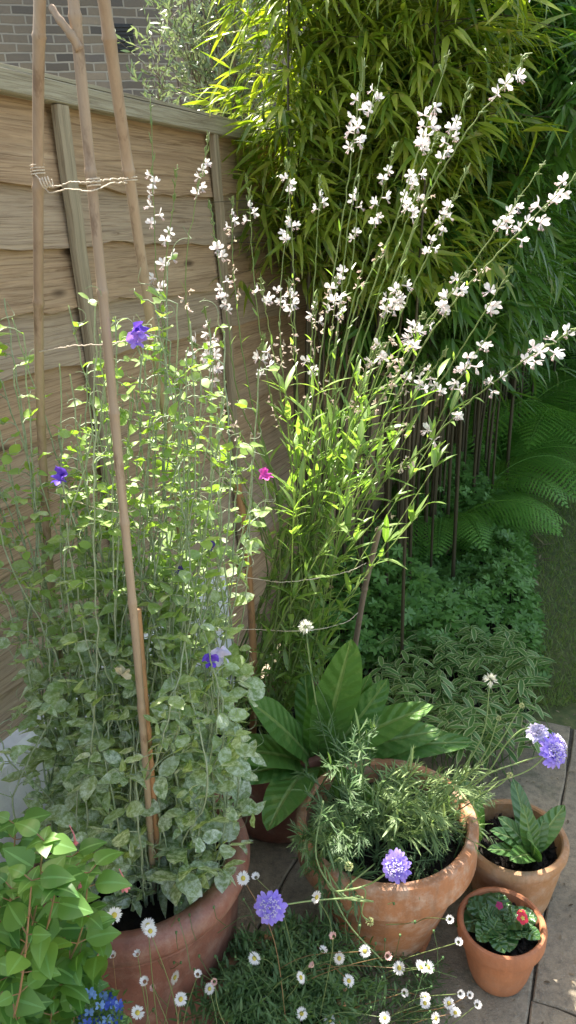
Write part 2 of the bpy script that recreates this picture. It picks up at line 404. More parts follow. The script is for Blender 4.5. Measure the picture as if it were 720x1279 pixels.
M['pea'] = leafmat('sweet_pea_leaf', (.18, .29, .11), (.34, .42, .19), .36, .5, (1.5, 1.7, .5), backlit=(.25, .38, .08), mildew=((.64, .70, .66), 1.15))  # upper leaves tinted as if sun shines through; lower ones mildewed
M['peastem'] = leafmat('sweet_pea_stem', (.20, .28, .15), (.33, .40, .24), .2, .6, mildew=((.50, .55, .46), .5))
M['fox'] = leafmat('foxglove_leaf', (.085, .21, .045), (.15, .30, .07), .28, .4, veins=62, mid=(.24, .36, .12), blotch=(.17, .29, .08), vs=.15)
M['prim'] = leafmat('primula_leaf', (.07, .17, .05), (.13, .26, .07), .22, .3, veins=48, mid=(.26, .38, .16), spec=.7)
M['prim2'] = leafmat('polyanthus_leaf', (.045, .12, .035), (.08, .19, .055), .2, .28, veins=30, mid=(.16, .28, .09), spec=.7, vs=.08)
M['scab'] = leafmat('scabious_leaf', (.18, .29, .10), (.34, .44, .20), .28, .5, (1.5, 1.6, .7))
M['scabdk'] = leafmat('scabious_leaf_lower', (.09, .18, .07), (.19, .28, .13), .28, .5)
M['fern'] = leafmat('fern_leaf', (.13, .34, .055), (.23, .46, .08), .35, .45)
M['cover'] = leafmat('woodruff_leaf', (.09, .22, .05), (.19, .37, .09), .3, .4)
M['vari'] = leafmat('variegated_leaf', (.08, .19, .05), (.17, .30, .08), .25, .35, edge=(.46, .52, .26))
M['grass'] = leafmat('grass_blade', (.12, .22, .045), (.24, .29, .09), .3, .5)
M['fuch'] = leafmat('fuchsia_leaf', (.07, .19, .04), (.20, .36, .08), .32, .4, (1.4, 1.6, .5), mid=(.20, .38, .12))
M['flea'] = leafmat('fleabane_leaf', (.07, .15, .05), (.14, .24, .09), .3, .5)
M['white'] = petalmat('white_petal', (.84, .83, .82), (.86, .82, .82), .35, .6, (.82, .68, .68))
M['pinkbud'] = petalmat('pink_bud', (.74, .56, .50), (.66, .62, .46), .3)
M['stamen'] = petalmat('stamen', (.70, .55, .52), (.78, .70, .62), .2)
M['daisy'] = petalmat('daisy_petal', (.84, .84, .82), (.84, .80, .80), .3)
M['daisypink'] = petalmat('daisy_pink', (.74, .44, .40), (.76, .55, .50), .3)
M['yolk'] = petalmat('daisy_eye', (.58, .44, .05), (.52, .46, .12), .1, .8)
M['lav'] = petalmat('lavender_petal', (.36, .26, .86), (.50, .38, .90), .35)
M['lavpale'] = petalmat('pale_floret', (.66, .60, .88), (.78, .74, .90), .3)
M['seed'] = petalmat('scabious_seedhead', (.42, .48, .20), (.58, .60, .32), .2)
M['cream'] = petalmat('cream_tuft', (.74, .74, .62), (.80, .80, .72), .3)
M['violet'] = petalmat('violet_petal', (.12, .05, .60), (.22, .10, .72), .3)
M['mauve'] = petalmat('mauve_petal', (.36, .20, .72), (.46, .30, .80), .3)
M['indigo'] = petalmat('indigo_petal', (.05, .03, .20), (.10, .06, .34), .2)
M['magenta'] = petalmat('magenta_petal', (.68, .05, .45), (.72, .12, .52), .35)
M['rose'] = petalmat('rose_petal', (.80, .22, .24), (.82, .32, .32), .3)
M['red'] = petalmat('red_petal', (.58, .02, .05), (.66, .03, .07), .2, .5)
M['crimson'] = petalmat('crimson_petal', (.30, .01, .09), (.36, .02, .12), .2, .5)
M['orange'] = petalmat('orange_petal', (.72, .10, .02), (.74, .16, .02), .2, .5)
M['lob'] = petalmat('lobelia_petal', (.03, .07, .42), (.08, .14, .58), .3)
M['lobpale'] = petalmat('lobelia_pale', (.12, .24, .52), (.20, .34, .62), .3)
M['dead'] = petalmat('withered_bloom', (.50, .44, .28), (.62, .56, .38), .3)

# ================================================================ SETTING
def sheet(name, x0, x1, y0, y1, z, mat, kind='structure'):
    g = Geo(); g.add([(x0, y0, z), (x1, y0, z), (x1, y1, z), (x0, y1, z)], [(0, 1, 2, 3)])
    o = g.build(name, mat, smooth=False); return tag(o, kind=kind)
sheet('ground', -150, 150, -150, 150, -.075, M['ground'])

# soil bed (uneven) from behind the pots to the bamboo
def height_sheet(name, poly_u, v0, v1, nu, nv, z, amp, mat, fn):
    g = Geo(); U_ = np.linspace(0, 1, nu); V_ = np.linspace(0, 1, nv); P = []
    for a in U_:
        for b in V_:
            x, y = fn(a, b); P.append((x, y, z+amp*(math.sin(x*9+y*3)*.5+math.sin(y*13-x*5)*.5)+amp*.6*rng.normal()*.4))
    q = [(i*nv+j, (i+1)*nv+j, (i+1)*nv+j+1, i*nv+j+1) for i in range(nu-1) for j in range(nv-1)]
    g.add(P, q); return tag(g.build(name, mat), kind='structure')
def bedx(y):   # left edge = fence face, right edge = lawn edge
    left = F0[0]+(y-F0[1])*FD[0]/FD[1]+.02
    right = .80+(y-2.1)*.28
    return left, right
def bedfn(a, b):
    y = 2.03+b*7.0; l, r = bedx(y); return l+(r-l)*a, y
height_sheet('soil_bed', None, 0, 1, 40, 90, .0, .018, M['soil'], bedfn)
g = Geo()
g.add([(.70, 1.75, -.014), (12, 1.75, -.014), (12, 12, -.014), (3.6, 12, -.014)], [(0, 1, 2, 3)])
tag(g.build('lawn', M['lawn'], smooth=False), kind='structure')

# paving: a grid of slabs with gritty joints, turned like the photo's joints
jd = nrm(gz(705, 960, 0)-gz(662, 1235, 0)); je = np.array([jd[1], -jd[0], 0])
jo = gz(664, 1248, 0)
tag(Geo().add([jo+jd*a+je*b+Z*(-.010) for a, b in ((-4, -3.2), (1.0, -3.2), (1.0, 5.5), (-4, 5.5))], [(0, 1, 2, 3)]).build('paving_joints', M['joint'], smooth=False), kind='structure')
g = Geo()
def slab(a0, a1, b0, b1):
    gap = .0035; e = .005; zt = .0+rng.normal()*.0012; r = rng.random()
    a0 += gap; a1 -= gap; b0 += gap; b1 -= gap
    nx = max(2, int((a1-a0)/.03)); ring = []
    def edge(pa, pb): return [(pa[0]+(pb[0]-pa[0])*t, pa[1]+(pb[1]-pa[1])*t) for t in np.linspace(0, 1, 12, endpoint=False)]
    cs = [(a0, b0), (a1, b0), (a1, b1), (a0, b1)]; out = []
    for k in range(4): out += edge(cs[k], cs[(k+1) % 4])
    cx, cy = (a0+a1)/2, (b0+b1)/2
    out = [(p[0]+rng.normal()*.0022, p[1]+rng.normal()*.0022) for p in out]; n = len(out); V = []
    for s_, z in ((0, -.03), (0, zt-e*.6), (e, zt), (.05, zt)):
        for p in out:
            dx, dy = cx-p[0], cy-p[1]; l = math.hypot(dx, dy); V.append(jo+jd*(p[0]+dx/l*s_)+je*(p[1]+dy/l*s_)+Z*z)
    V.append(jo+jd*cx+je*cy+Z*zt)
    q = [(i*n+j, i*n+(j+1) % n, (i+1)*n+(j+1) % n, (i+1)*n+j) for i in range(3) for j in range(n)]
    t = [(3*n+j, 3*n+(j+1) % n, 4*n) for j in range(n)]
    g.add(V, q, t, np.tile([r, 0, 0], (len(V), 1)))
for ib, (b0, b1) in enumerate([(-1.85, -1.24), (-1.24, -.62), (-.62, 0), (0, .61), (.61, 1.22), (1.22, 1.83), (1.83, 2.44), (2.44, 3.05)]):
    aa = [(-.915+k*.61*1.5) for k in range(-3, 3)]
    off = [.0, .3, .42, 0, .35, .1, .4, .2][ib]
    x = 1.0
    cuts = [1.0]; c = .0+off
    if off == 0: c = 0.0
    cuts.append(c)
    while cuts[-1] > -3.5: cuts.append(cuts[-1]-[.61, .45, .76, .61, .5, .61, .7][len(cuts) % 7])
    for hi, lo in zip(cuts[:-1], cuts[1:]):
        if hi-lo > .06: slab(lo, hi, b0, b1)
tag(g.build('paving', M['slab'], smooth=False), kind='structure')

# ---------------------------------------------------------------- fence and low wall
FT = 1.85
fence = empty('timber_fence', FP(2, 0, .5), 'weathered brown lapped board fence with a grey green top rail, along the left side', 'fence')
g = Geo()
zb = .57; nb = 10; pitchb = (FT-.04-zb)/nb
for k in range(-4, nb):
    z0 = zb+k*pitchb-.02; z1 = zb+(k+1)*pitchb+.012
    us = np.arange(-3.2 if k >= 0 else .60, 10.2, .06); n = len(us); ph = rng.random()*10
    r = rng.random()
    low = z0+.008*np.sin(us*2.1+ph)+.005*np.sin(us*5.7+2*ph)+.004*np.sin(us*17+ph)+.003*rng.normal(size=n)
    bow = .0015*rng.normal(size=n)
    V = []; A = []
    for i, u in enumerate(us):
        for (h, z, vv) in ((.0, z1, 1.), (.006+.3*bow[i], z1, 1.), (.024+bow[i], low[i], 0.), (.004, low[i]-.001, 0.)):
            V.append(FP(u, h-.02, z)); A.append((r*10, u, z-z0))
    q = [(i*4+j, (i+1)*4+j, (i+1)*4+(j+1) % 4, i*4+(j+1) % 4) for i in range(n-1) for j in range(4)]
    g.add(V, q, None, A)
g.build('boards', M['board'], fence, smooth=False)
def timber(g, p0, p1, wv, tv, rid, n=14, wob=.0008):
    """long piece of wood p0->p1, half-width vector wv, half-thickness vector tv"""
    p0, p1, wv, tv = map(lambda k: np.asarray(k, float), (p0, p1, wv, tv)); L = np.linalg.norm(p1-p0); V = []; A = []
    b = .12
    prof = [(-1, -1+b*2), (-1+b, -1), (1-b, -1), (1, -1+b*2), (1, 1-b*2), (1-b, 1), (-1+b, 1), (-1, 1-b*2)]
    for t in np.linspace(0, 1, n):
        j = rng.normal(size=3)*wob
        for a, c in prof: V.append(p0+(p1-p0)*t+wv*a+tv*c+j); A.append((rid, t*L, (a+1)*np.linalg.norm(wv)+(c+1)*np.linalg.norm(tv)))
    m = len(prof)
    q = [(i*m+j, i*m+(j+1) % m, (i+1)*m+(j+1) % m, (i+1)*m+j) for i in range(n-1) for j in range(m)]
    V.append(p0); V.append(p1); A += [(rid, 0, 0), (rid, L, 0)]
    t = [(n*m, (j+1) % m, j) for j in range(m)]+[(n*m+1, (n-1)*m+j, (n-1)*m+(j+1) % m) for j in range(m)]
    g.add(V, q, t, A)
g = Geo(); timber(g, FP(-3.2, .012, FT-.016), FP(10, .012, FT-.016), Z*.020, FN*.016, 1.3, 60); g.build('top_rail', M['rail'], fence, smooth=False)
g = Geo(); timber(g, FP(-3.2, -.006, FT+.009), FP(10, -.006, FT+.009), FN*.030, Z*.0045, 2.3, 60); g.build('top_capping', M['rail'], fence, smooth=False)
for u in (-1.2, -.55, .14, .78, 1.45, 2.1, 3.0, 4.2):
    g = Geo(); timber(g, FP(u, .016, .50), FP(u, .016, FT-.038), FD*(.018 if u < .5 else .012), FN*.010, 3+u, 20); g.build('batten', M['batten'], fence, smooth=False)
for u in (-2.6, 1.62, 5.8):
    g = Geo(); timber(g, FP(u, -.075, .0), FP(u, -.075, FT+.03), FD*.045, FN*.045, 8+u, 20); g.build('post', M['rail'], fence, smooth=False)

wall = empty('garden_wall', FP(1, 0, 0), 'low white painted rendered wall under the board fence at the left', 'wall')
g = Geo()
us = np.arange(-3.2, .62, .05); V = []
for u in us:
    for h, z in ((.05, -.07), (.05, .575), (.035, .592), (-.11, .592), (-.11, -.07)):
        V.append(FP(u, h+.002*rng.normal(), z-(.02 if z > .4 else 0)))
n = len(us); q = [(i*5+j, (i+1)*5+j, (i+1)*5+j+1, i*5+j+1) for i in range(n-1) for j in range(4)]
g.add(V, q); g.build('rendered_face', M['render'], wall, smooth=False)

# ---------------------------------------------------------------- brick building behind the fence
bz = math.radians(-12)
bld = empty('brick_building', (-1.2, 8.2, 0), 'dark stock brick building with two black wall vents, beyond the fence', 'building')
bld.rotation_euler = (0, 0, math.radians(14))
def bpart(name, g, mat, smooth=False, parent=bld):
    me = mesh_from(g, name, mat, None, smooth); o = bpy.data.objects.new(name, me); scene.collection.objects.link(o); o.parent = parent; return o
g = Geo(); box(g, (-1.5, 2.5, 3.0), (6, 0, 0), (0, 2.5, 0), (0, 0, 3.1)); bpart('wall', g, M['brick'])
Rb = Matrix.Rotation(math.radians(14), 3, 'Z')
def on_building(px, py):
    n = np.array(Rb @ Vector((0, -1, 0))); r = ray(px, py); p0 = np.array([-1.2, 8.2, 0]); t = ((p0-Cv)@n)/(r@n); q = Cv+r*t-p0
    return np.array(Rb.transposed() @ Vector(q))
for px, py in ((153, 48), (255, 31)):
    c = on_building(px, py); g = Geo(); box(g, (c[0], -.012, c[2]), (.105, 0, 0), (0, .010, 0), (0, 0, .115))
    for k in range(7): box(g, (c[0], -.026, c[2]-.09+k*.03), (.095, 0, 0), (0, .006, 0), (0, 0, .006))
    bpart('vent', g, M['vent'])
g = Geo(); g.add([(-7.7, -.2, 6.1), (4.7, -.2, 6.1), (4.7, 5.2, 6.1), (-7.7, 5.2, 6.1), (-7.7, 2.5, 8.0), (4.7, 2.5, 8.0)], [(0, 1, 5, 4), (2, 3, 4, 5), (0, 3, 2, 1)], [(1, 2, 5), (3, 0, 4)]); bpart('roof', g, M['roof'])
for xx in (-5.6, -2.8, 2.9):
    g = Geo(); box(g, (xx, -.01, 4.2), (.45, 0, 0), (0, .03, 0), (0, 0, .7)); f = bpart('window', g, M['paint'])
    g = Geo()
    for sx in (-1, 1):
        for sz in (-1, 1): box(g, (xx+sx*.21, -.045, 4.2+sz*.33), (.19, 0, 0), (0, .006, 0), (0, 0, .30))
    bpart('pane', g, M['glass'], parent=f)

# ---------------------------------------------------------------- bamboo hedge along the fence
def make_bamboo(name_label, u0, u1, nculm, hts, mat, out=(.35, .95), dens=95, size=1.0, group='bamboo clumps along the fence', lean=0., zmin=1.15, h0=.2, bias=0.):
    root = empty('bamboo_clump', FP((u0+u1)/2, .4, 0), name_label, 'bamboo', group)
    LP, LD, LN, LL = [], [], [], []
    for i in range(nculm):
        u = rng.uniform(u0, u1); h = h0+abs(rng.normal())*.16
        p0 = FP(u, h, -.02); H = rng.uniform(*hts); az = rng.normal()*.7
        dr = nrm(FN*math.cos(az)+FD*(math.sin(az)+lean)); arch = rng.uniform(*out)
        t = np.linspace(0, 1, 22)
        pts = np.stack([p0+dr*arch*(tt**2.6)+Z*(H*(tt-.28*tt**4*arch))+FD*.03*math.sin(tt*5+i) for tt in t])
        g = Geo(); r0 = rng.uniform(.006, .011); rad = r0*(1-.8*t)
        rad = rad*(1+.12*(np.arange(22) % 2)); tube(g, pts, rad, 6)
        T = nrm(np.gradient(pts, axis=0))
        # side twigs with fans of leaves
        nc = int(dens*H/3.2)
        k0 = max(0.25, (zmin)/H)
        tt = k0+(1-k0)*rng.random(nc)**.85
        for a in tt:
            j = min(20, int(a*21)); c = pts[j]+(pts[j+1]-pts[j])*(a*21-j)
            sd_ = rng.normal(size=3); sd_[2] = abs(sd_[2])*.3+bias; sd_ = nrm(nrm(sd_)+dr*.35)
            ln = rng.uniform(.08, .42)*(1.1-.4*a)
            e = c+sd_*ln-Z*(ln*ln*.9)
            if rng.random() < .25: tube(g, [c, c+sd_*ln*.55-Z*ln*ln*.25, e], [.0016, .0012, .0008], 3, False)
            if e[2] < zmin-.1 or (e-F0) @ FN < -.06 or (e-F0) @ FD < .80: continue
            m = rng.integers(6, 11); fd = nrm(sd_*.8+dr*.25-Z*.55)
            for q_ in range(m):
                LP.append(e-sd_*rng.uniform(0, .09)); d_ = nrm(fd+rng.normal(size=3)*.42); LD.append(d_)
                LN.append(nrm(Z*.8+sd_*.5+rng.normal(size=3)*.35)); LL.append(rng.uniform(.06, .15)*size)
        g.build('culm', M['culm'], root)
    g = Geo(); LL = np.array(LL)
    leaves(g, LP, LD, LN, LL, LL*rng.uniform(.10, .155, len(LL)), 'bamboo', rng.uniform(.05, .45, len(LL)), .22, 4)
    g.build('foliage', mat, root)
    return root
make_bamboo('green bamboo, sunlit yellow painted into its leaves, spilling over the fence top', 0.94, 1.42, 18, (2.2, 2.75), M['bamlit'], (.12, .42), 160, .95, lean=-.25, zmin=1.42, h0=.10, bias=.2)
make_bamboo('dense mid green bamboo hanging behind the white flowers in the middle', 1.42, 3.2, 48, (2.5, 3.6), M['bam'], (.3, 1.0), 165, 1.1, zmin=1.08)
make_bamboo('green bamboo, leaves coloured darker for shade, filling the upper right corner, thin culms bare below', 3.2, 6.2, 62, (2.8, 4.0), M['bamshade'], (.5, 1.9), 210, 1.2, zmin=.85)

# ---------------------------------------------------------------- shrubs closing the garden at the back right
def make_shrub(label, c, rad, n, mat, size, group='dark shrubs at the end of the garden', name='laurel_shrub', cat='shrub'):
    root = empty(name, (c[0], c[1], 0), label, cat, group)
    g = Geo()
    for k in range(9):
        a = rng.uniform(0, 2*PI); e = np.array([c[0]+math.cos(a)*rad[0]*.6*rng.random(), c[1]+math.sin(a)*rad[1]*.6*rng.random(), rad[2]*rng.uniform(.9, 1.7)])
        b = np.array([c[0], c[1], 0])+rng.normal(size=3)*[.08, .08, 0]; tube(g, spline([b, (b+e)/2+rng.normal(size=3)*.08, e], 8), np.linspace(.03, .006, 8), 6)
    g.build('branches', M['bark'], root)
    nc = n//7; d = nrm(rng.normal(size=(nc, 3))); lump = 1+.16*np.sin(d[:, 0]*5+1)*np.sin(d[:, 1]*4+2)+.1*np.sin(d[:, 2]*9)
    rr = (rng.random(nc)**.3*lump)[:, None]
    P = np.array([c[0], c[1], rad[2]])+d*rr*np.array(rad); P = np.repeat(P, 7, 0)+rng.normal(size=(nc*7, 3))*.05
    D = np.repeat(d, 7, 0)+rng.normal(size=(nc*7, 3))*.7; g = Geo()
    P[:, 2] = np.maximum(P[:, 2], .03)
    L = rng.uniform(.6, 1.2, len(P))*size
    leaves(g, P, D, np.repeat(d, 7, 0)+Z*.6, L, L*.42, 'oval', .2, .2, 3); g.build('foliage', mat, root)
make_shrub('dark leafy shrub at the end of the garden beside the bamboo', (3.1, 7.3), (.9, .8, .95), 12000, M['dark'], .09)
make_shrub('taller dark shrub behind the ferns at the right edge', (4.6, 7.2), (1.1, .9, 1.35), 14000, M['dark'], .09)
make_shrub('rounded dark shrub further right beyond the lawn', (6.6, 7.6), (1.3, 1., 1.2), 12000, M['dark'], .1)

# ---------------------------------------------------------------- grey-leaved tree beyond the fence
tree = empty('olive_tree', (-.15, 3.75, 0), 'small grey green narrow leaved tree rising behind the fence in front of the bricks', 'tree')
g = Geo(); base = np.array([-.15, 3.75, -.05]); LP = []; LD = []; TW = []
tube(g, spline([base, base+[.03, .02, .8], base+[-.02, .05, 1.5]], 10), np.linspace(.05, .035, 10), 10)
g.build('trunk', M['bark'], tree)
g = Geo()
for k in range(24):
    tip = at(rng.uniform(200, 370), rng.uniform(-190, 90), rng.uniform(3.3, 4.2))
    if k < 6: tip = at([198, 215, 240, 262, 285, 300][k], [70, 15, 60, 95, 60, 118][k], 3.5)
    b = base+[0, 0, rng.uniform(1., 1.5)]
    mid = (b+tip)/2+[(tip[0]-b[0])*.1, 0, -.05]+rng.normal(size=3)*.06
    pts = spline([b, mid, tip], 14); tube(g, pts, np.linspace(.012, .002, 14), 5)
    for j in range(5, 14):
        for s_ in range(5):
            d_ = nrm(nrm(tip-b)*.7+rng.normal(size=3)*.6+Z*.25); l_ = rng.uniform(.08, .24); e = pts[j]+d_*l_
            tube(g, [pts[j], e], [.0015, .0008], 3, False)
            for q_ in np.linspace(.1, 1, 10):
                LP.append(pts[j]+d_*l_*q_); LD.append(nrm(d_*.8+rng.normal(size=3)*.6))
g.build('branches', M['bark'], tree)
g = Geo(); n = len(LP); L = rng.uniform(.028, .048, n)
leaves(g, LP, LD, rdir(n, 1.), L, L*.24, 'lance', .15, .15, 3); g.build('foliage', M['olive'], tree)

# ---------------------------------------------------------------- lawn grass, ground cover, variegated plant, ferns
def lawn_edge(y): return .80+(y-2.1)*.28
n = 42000; y = 2.12+rng.random(n)**1.5*3.6; x = lawn_edge(y)-.05+rng.random(n)*1.9
g = Geo(); d = rdir(n, 1.2, .6); L = rng.uniform(.02, .045, n)
leaves(g, np.stack([x, y, np.full(n, -.002)], 1), d, rdir(n), L, .0035, 'lance', .3, .1, 2); tag(g.build('lawn_grass', M['grass']), 'short tired grass on the shaded lawn at the right', 'grass', kind='stuff')

def cover_h(x, y): return .14+.07*np.sin(x*7+y*2)+.05*np.sin(y*6-x*3)+.03*np.sin(x*19)*np.sin(y*17)
n = 8200; y = 2.25+rng.random(n)**1.1*4.2; l = np.array([bedx(v)[0]+.14 for v in y]); rr = lawn_edge(y)+.05
x = l+(rr-l)*rng.random(n); hh = np.maximum(.02, cover_h(x, y)+.16*np.clip((l+.35-x)/.3, 0, 1))*rng.uniform(.45, 1.15, n)*np.clip((rr-x)/.15+.15, .2, 1)
P = np.stack([x, y, hh], 1); an = np.arange(7)/7*2*PI
ax = nrm(np.stack([rng.normal(size=n)*.35, rng.normal(size=n)*.35-.15, np.ones(n)], 1)); bx_ = nrm(np.cross(ax, [1, 0, 0.1])); by_ = np.cross(ax, bx_)
D = (bx_[:, None]*np.cos(an+rng.random((n, 1))*6)[..., None]+by_[:, None]*np.sin(an)[..., None]+ax[:, None]*.25).reshape(-1, 3)
g = Geo(); L = np.repeat(rng.uniform(.02, .042, n), 7)
leaves(g, np.repeat(P, 7, 0), D, np.repeat(ax, 7, 0), L, L*.36, 'obov', .25, .12, 3, rnd=np.repeat(rng.random(n), 7)*.7+rng.random(n*7)*.3)
for k in range(0, n, 4): tube(g, [P[k]*[1, 1, 0], P[k]], [.0012, .001], 3, False)
tag(g.build('ground_cover', M['cover']), 'dark green whorled ground cover between the bamboo and the lawn', 'ground cover', kind='stuff')

va = empty('variegated_shrub', (.62, 2.5, 0), 'low spreading shrub with cream edged narrow leaves behind the foxglove', 'shrub')
g = Geo(); gs = Geo()
for k in range(170):
    px_, py_ = rng.uniform(470, 672), rng.uniform(775, 925)
    hz = rng.uniform(.10, .24); e = gz(px_, py_, hz)
    if e[0] > lawn_edge(e[1])+.03 or py_ < 775+abs(px_-575)*.18: continue
    b = e*[1, 1, 0]+rng.normal(size=3)*[.05, .05, 0]; pts = spline([b, (b+e)/2+rng.normal(size=3)*.01, e], 6); tube(g, pts, .0014, 4)
    for j in range(2):
        a0 = rng.uniform(0, 6)
        m = rng.integers(3, 5); c = pts[-1]-Z*.03*j
        D = np.stack([[math.cos(a0+q*2*PI/m), math.sin(a0+q*2*PI/m), rng.uniform(-.35, .45)] for q in range(m)])
        L = rng.uniform(.045, .075, m); leaves(g, np.tile(c, (m, 1)), D, [0, 0, 1.], L, L*.27, 'oval', .25, .2, 5)
va_g = gs; g.build('foliage', M['vari'], va)

def fern(c, nf, L0, label, az0=None, group='ferns below the bamboo'):
    root = empty('fern', c, label, 'fern', group)
    for k in range(nf):
        a = rng.uniform(0, 2*PI) if az0 is None else az0+rng.normal()*.9
        d = np.array([math.cos(a), math.sin(a), 0]); L = L0*rng.uniform(.75, 1.1); el = rng.uniform(.45, 1.15)
        t = np.linspace(0, 1, 58); pts = np.array(c)+d*(L*t*.92)[:, None]+Z*(L*(el*t-(el*.75+.12)*t**2.1))[:, None]
        g = Geo(); tube(g, pts[::3], np.linspace(.004, .001, len(pts[::3])), 4, False)
        T = nrm(np.gradient(pts, axis=0)); S = nrm(np.cross(T, Z)); N = np.cross(S, T)
        for s_ in (-1, 1):
            i = np.arange(5, 58, 2); w_ = .30*L*np.sin(PI*(.12+.88*t[i])**.8)**.8+.008
            pp = np.repeat(pts[i], 1, 0); DD = nrm(S[i]*s_+T[i]*.45-N[i]*.05)
            leaves(g, pp, DD, N[i], w_, .006*L/.7, 'strap', .18, .1, 4)
            # pinnules that cut up the outline of each pinna
            for f_ in np.linspace(.15, .9, 7):
                for s2 in (-1, 1):
                    leaves(g, pts[i]+DD*(w_*f_)[:, None]-N[i]*(.18*w_*f_*f_)[:, None], nrm(np.cross(DD, N[i])*s2+DD*.5), N[i], .0115*L/.7*(1.25-.8*f_), .0062*L/.7, 'oval', .1, .1, 2)
        g.build('frond', M['fern'], root)
for c, nf, L0, lab, az in [((1.40, 4.55, .10), 16, .90, 'nearest large fern, its fronds in front of the bare bamboo culms', None),
                       ((.80, 3.55, .08), 13, .60, 'small fern beside the gaura, drooping over the ground cover', None),
                       ((1.08, 4.0, .08), 14, .75, 'middle sized fern between the small fern and the nearest large fern', None),
                       ((1.95, 4.95, .15), 15, .90, 'large fern at the right edge with long flat fronds over the lawn edge', None),
                       ((1.62, 5.2, .15), 14, .90, 'tall fern close against the bamboo culms', None),
                       ((2.35, 5.9, .2), 15, 1.0, 'fern behind the lawn at the right edge of the picture', None),
                       ((1.98, 6.1, .2), 14, 1.0, 'fern furthest back in the shade of the bamboo', None),
                       ((2.9, 6.2, .15), 14, 1.0, 'fern furthest right in front of the dark shrubs', None)]:
    fern(c, nf, L0, lab, az)

# ---------------------------------------------------------------- pots
def make_pot(label, c, R_, h, rb, rimh, rimo, mat, soilz, group='terracotta pots on the paving', rolled=False, wall_=.014):
    root = empty('plant_pot', (c[0], c[1], 0), label, 'pot', group)
    ri = R_-rimo                                                     # body radius below the rim
    zr = h-rimh
    def rb_at(z): return rb+(ri-.002-rb)*(z/zr)**.9
    g = Geo(); prof = [(0, .002), (rb*.9, .002), (rb, .008)]+[(rb_at(z), z) for z in np.linspace(.03, zr+.004, 14)]
    lathe(g, prof, (c[0], c[1], 0), 96, .003); g.build('body', mat, root)
    g = Geo(); inner = R_-wall_-rimo*.6
    if rolled:
        a = np.linspace(-.5*PI, PI, 16); prof = [(ri-.002, zr-.012)]+[(R_-rimh*.42+rimh*.42*math.cos(q), h-rimh*.5+rimh*.5*math.sin(q)) for q in a]+[(inner, h-rimh*.7), (inner-.012, soilz-.03)]
    else:
        prof = [(ri-.003, zr-.001), (R_-.004, zr), (R_-.001, zr+.003), (R_, zr+.006), (R_+.001, h-.008), (R_-.002, h-.002), (R_-.006, h), (inner+.004, h), (inner, h-.004), (inner-.010, soilz-.03)]
    lathe(g, prof, (c[0], c[1], 0), 96, .003); g.build('rim', mat, root, sharp=not rolled)
    g = Geo(); prs = inner-.004; V = []; A = []; K = 30
    for i in range(K+1):
        for j in range(48):
            r = prs*i/K; a = j/48*2*PI; V.append((c[0]+r*math.cos(a), c[1]+r*math.sin(a), soilz+.008*math.sin(r*60+a*3)+.004*rng.normal()+(.01*(1-i/K))))
    q = [(i*48+j, i*48+(j+1) % 48, (i+1)*48+(j+1) % 48, (i+1)*48+j) for i in range(K) for j in range(48)]
    g.add(V, q); 
    for k in range(160):                                              # crumbs
        r = prs*.95*math.sqrt(rng.random()); a = rng.uniform(0, 2*PI); s_ = rng.uniform(.002, .006)
        v1, v2, v3 = nrm(rng.normal(size=3))*s_, nrm(rng.normal(size=3))*s_, nrm(rng.normal(size=3))*s_
        box(g, (c[0]+r*math.cos(a), c[1]+r*math.sin(a), soilz+.010), v1, v2, v3)
    g.build('soil', M['soil'], root)
    return root
BIG = np.array([-.338, 1.165]); SC = np.array([.186, 1.298]); P3 = np.array([.502, 1.366]); P4 = np.array([.416, 1.165])
GP = np.array([-.055, 1.700]); FL = np.array([-.055, 1.01])
make_pot('large red brown pot with a thick rolled rim holding the sweet peas', BIG, .229, .405, .165, .062, .020, M['glazed'], .340, rolled=True)
make_pot('medium weathered terracotta pot with a banded rim under the scabious', SC, .200, .33, .098, .085, .016, M['terra'], .275)
make_pot('mossy terracotta pot of immature primula at the right, half filled with bare soil', P3, .122, .195, .086, .028, .004, M['terra_old'], .155)
make_pot('smallest clean orange terracotta pot, with the red polyanthus', P4, .092, .160, .058, .040, .007, M['terra_new'], .128, wall_=.008)
make_pot('dark reddish pot hidden behind the foxglove leaves', GP, .205, .31, .14, .05, .010, M['glazed'], .26)
make_pot('low terracotta pot under the fleabane daisies in the foreground', FL, .125, .20, .085, .035, .008, M['terra_old'], .175)
c = gz(528, 1172, .018)
g = Geo(); box(g, c, nrm([.5, .8, 0])*.024, nrm([.8, -.5, 0])*.013, Z*.018); o = g.build('pot_foot', M['terra_new'], None, c, smooth=False)
bm = o.modifiers.new('bevel', 'BEVEL'); bm.width = .003; bm.segments = 2; tag(o, 'small orange terracotta pot foot lying between the medium pot and the smallest pot', 'pot foot')

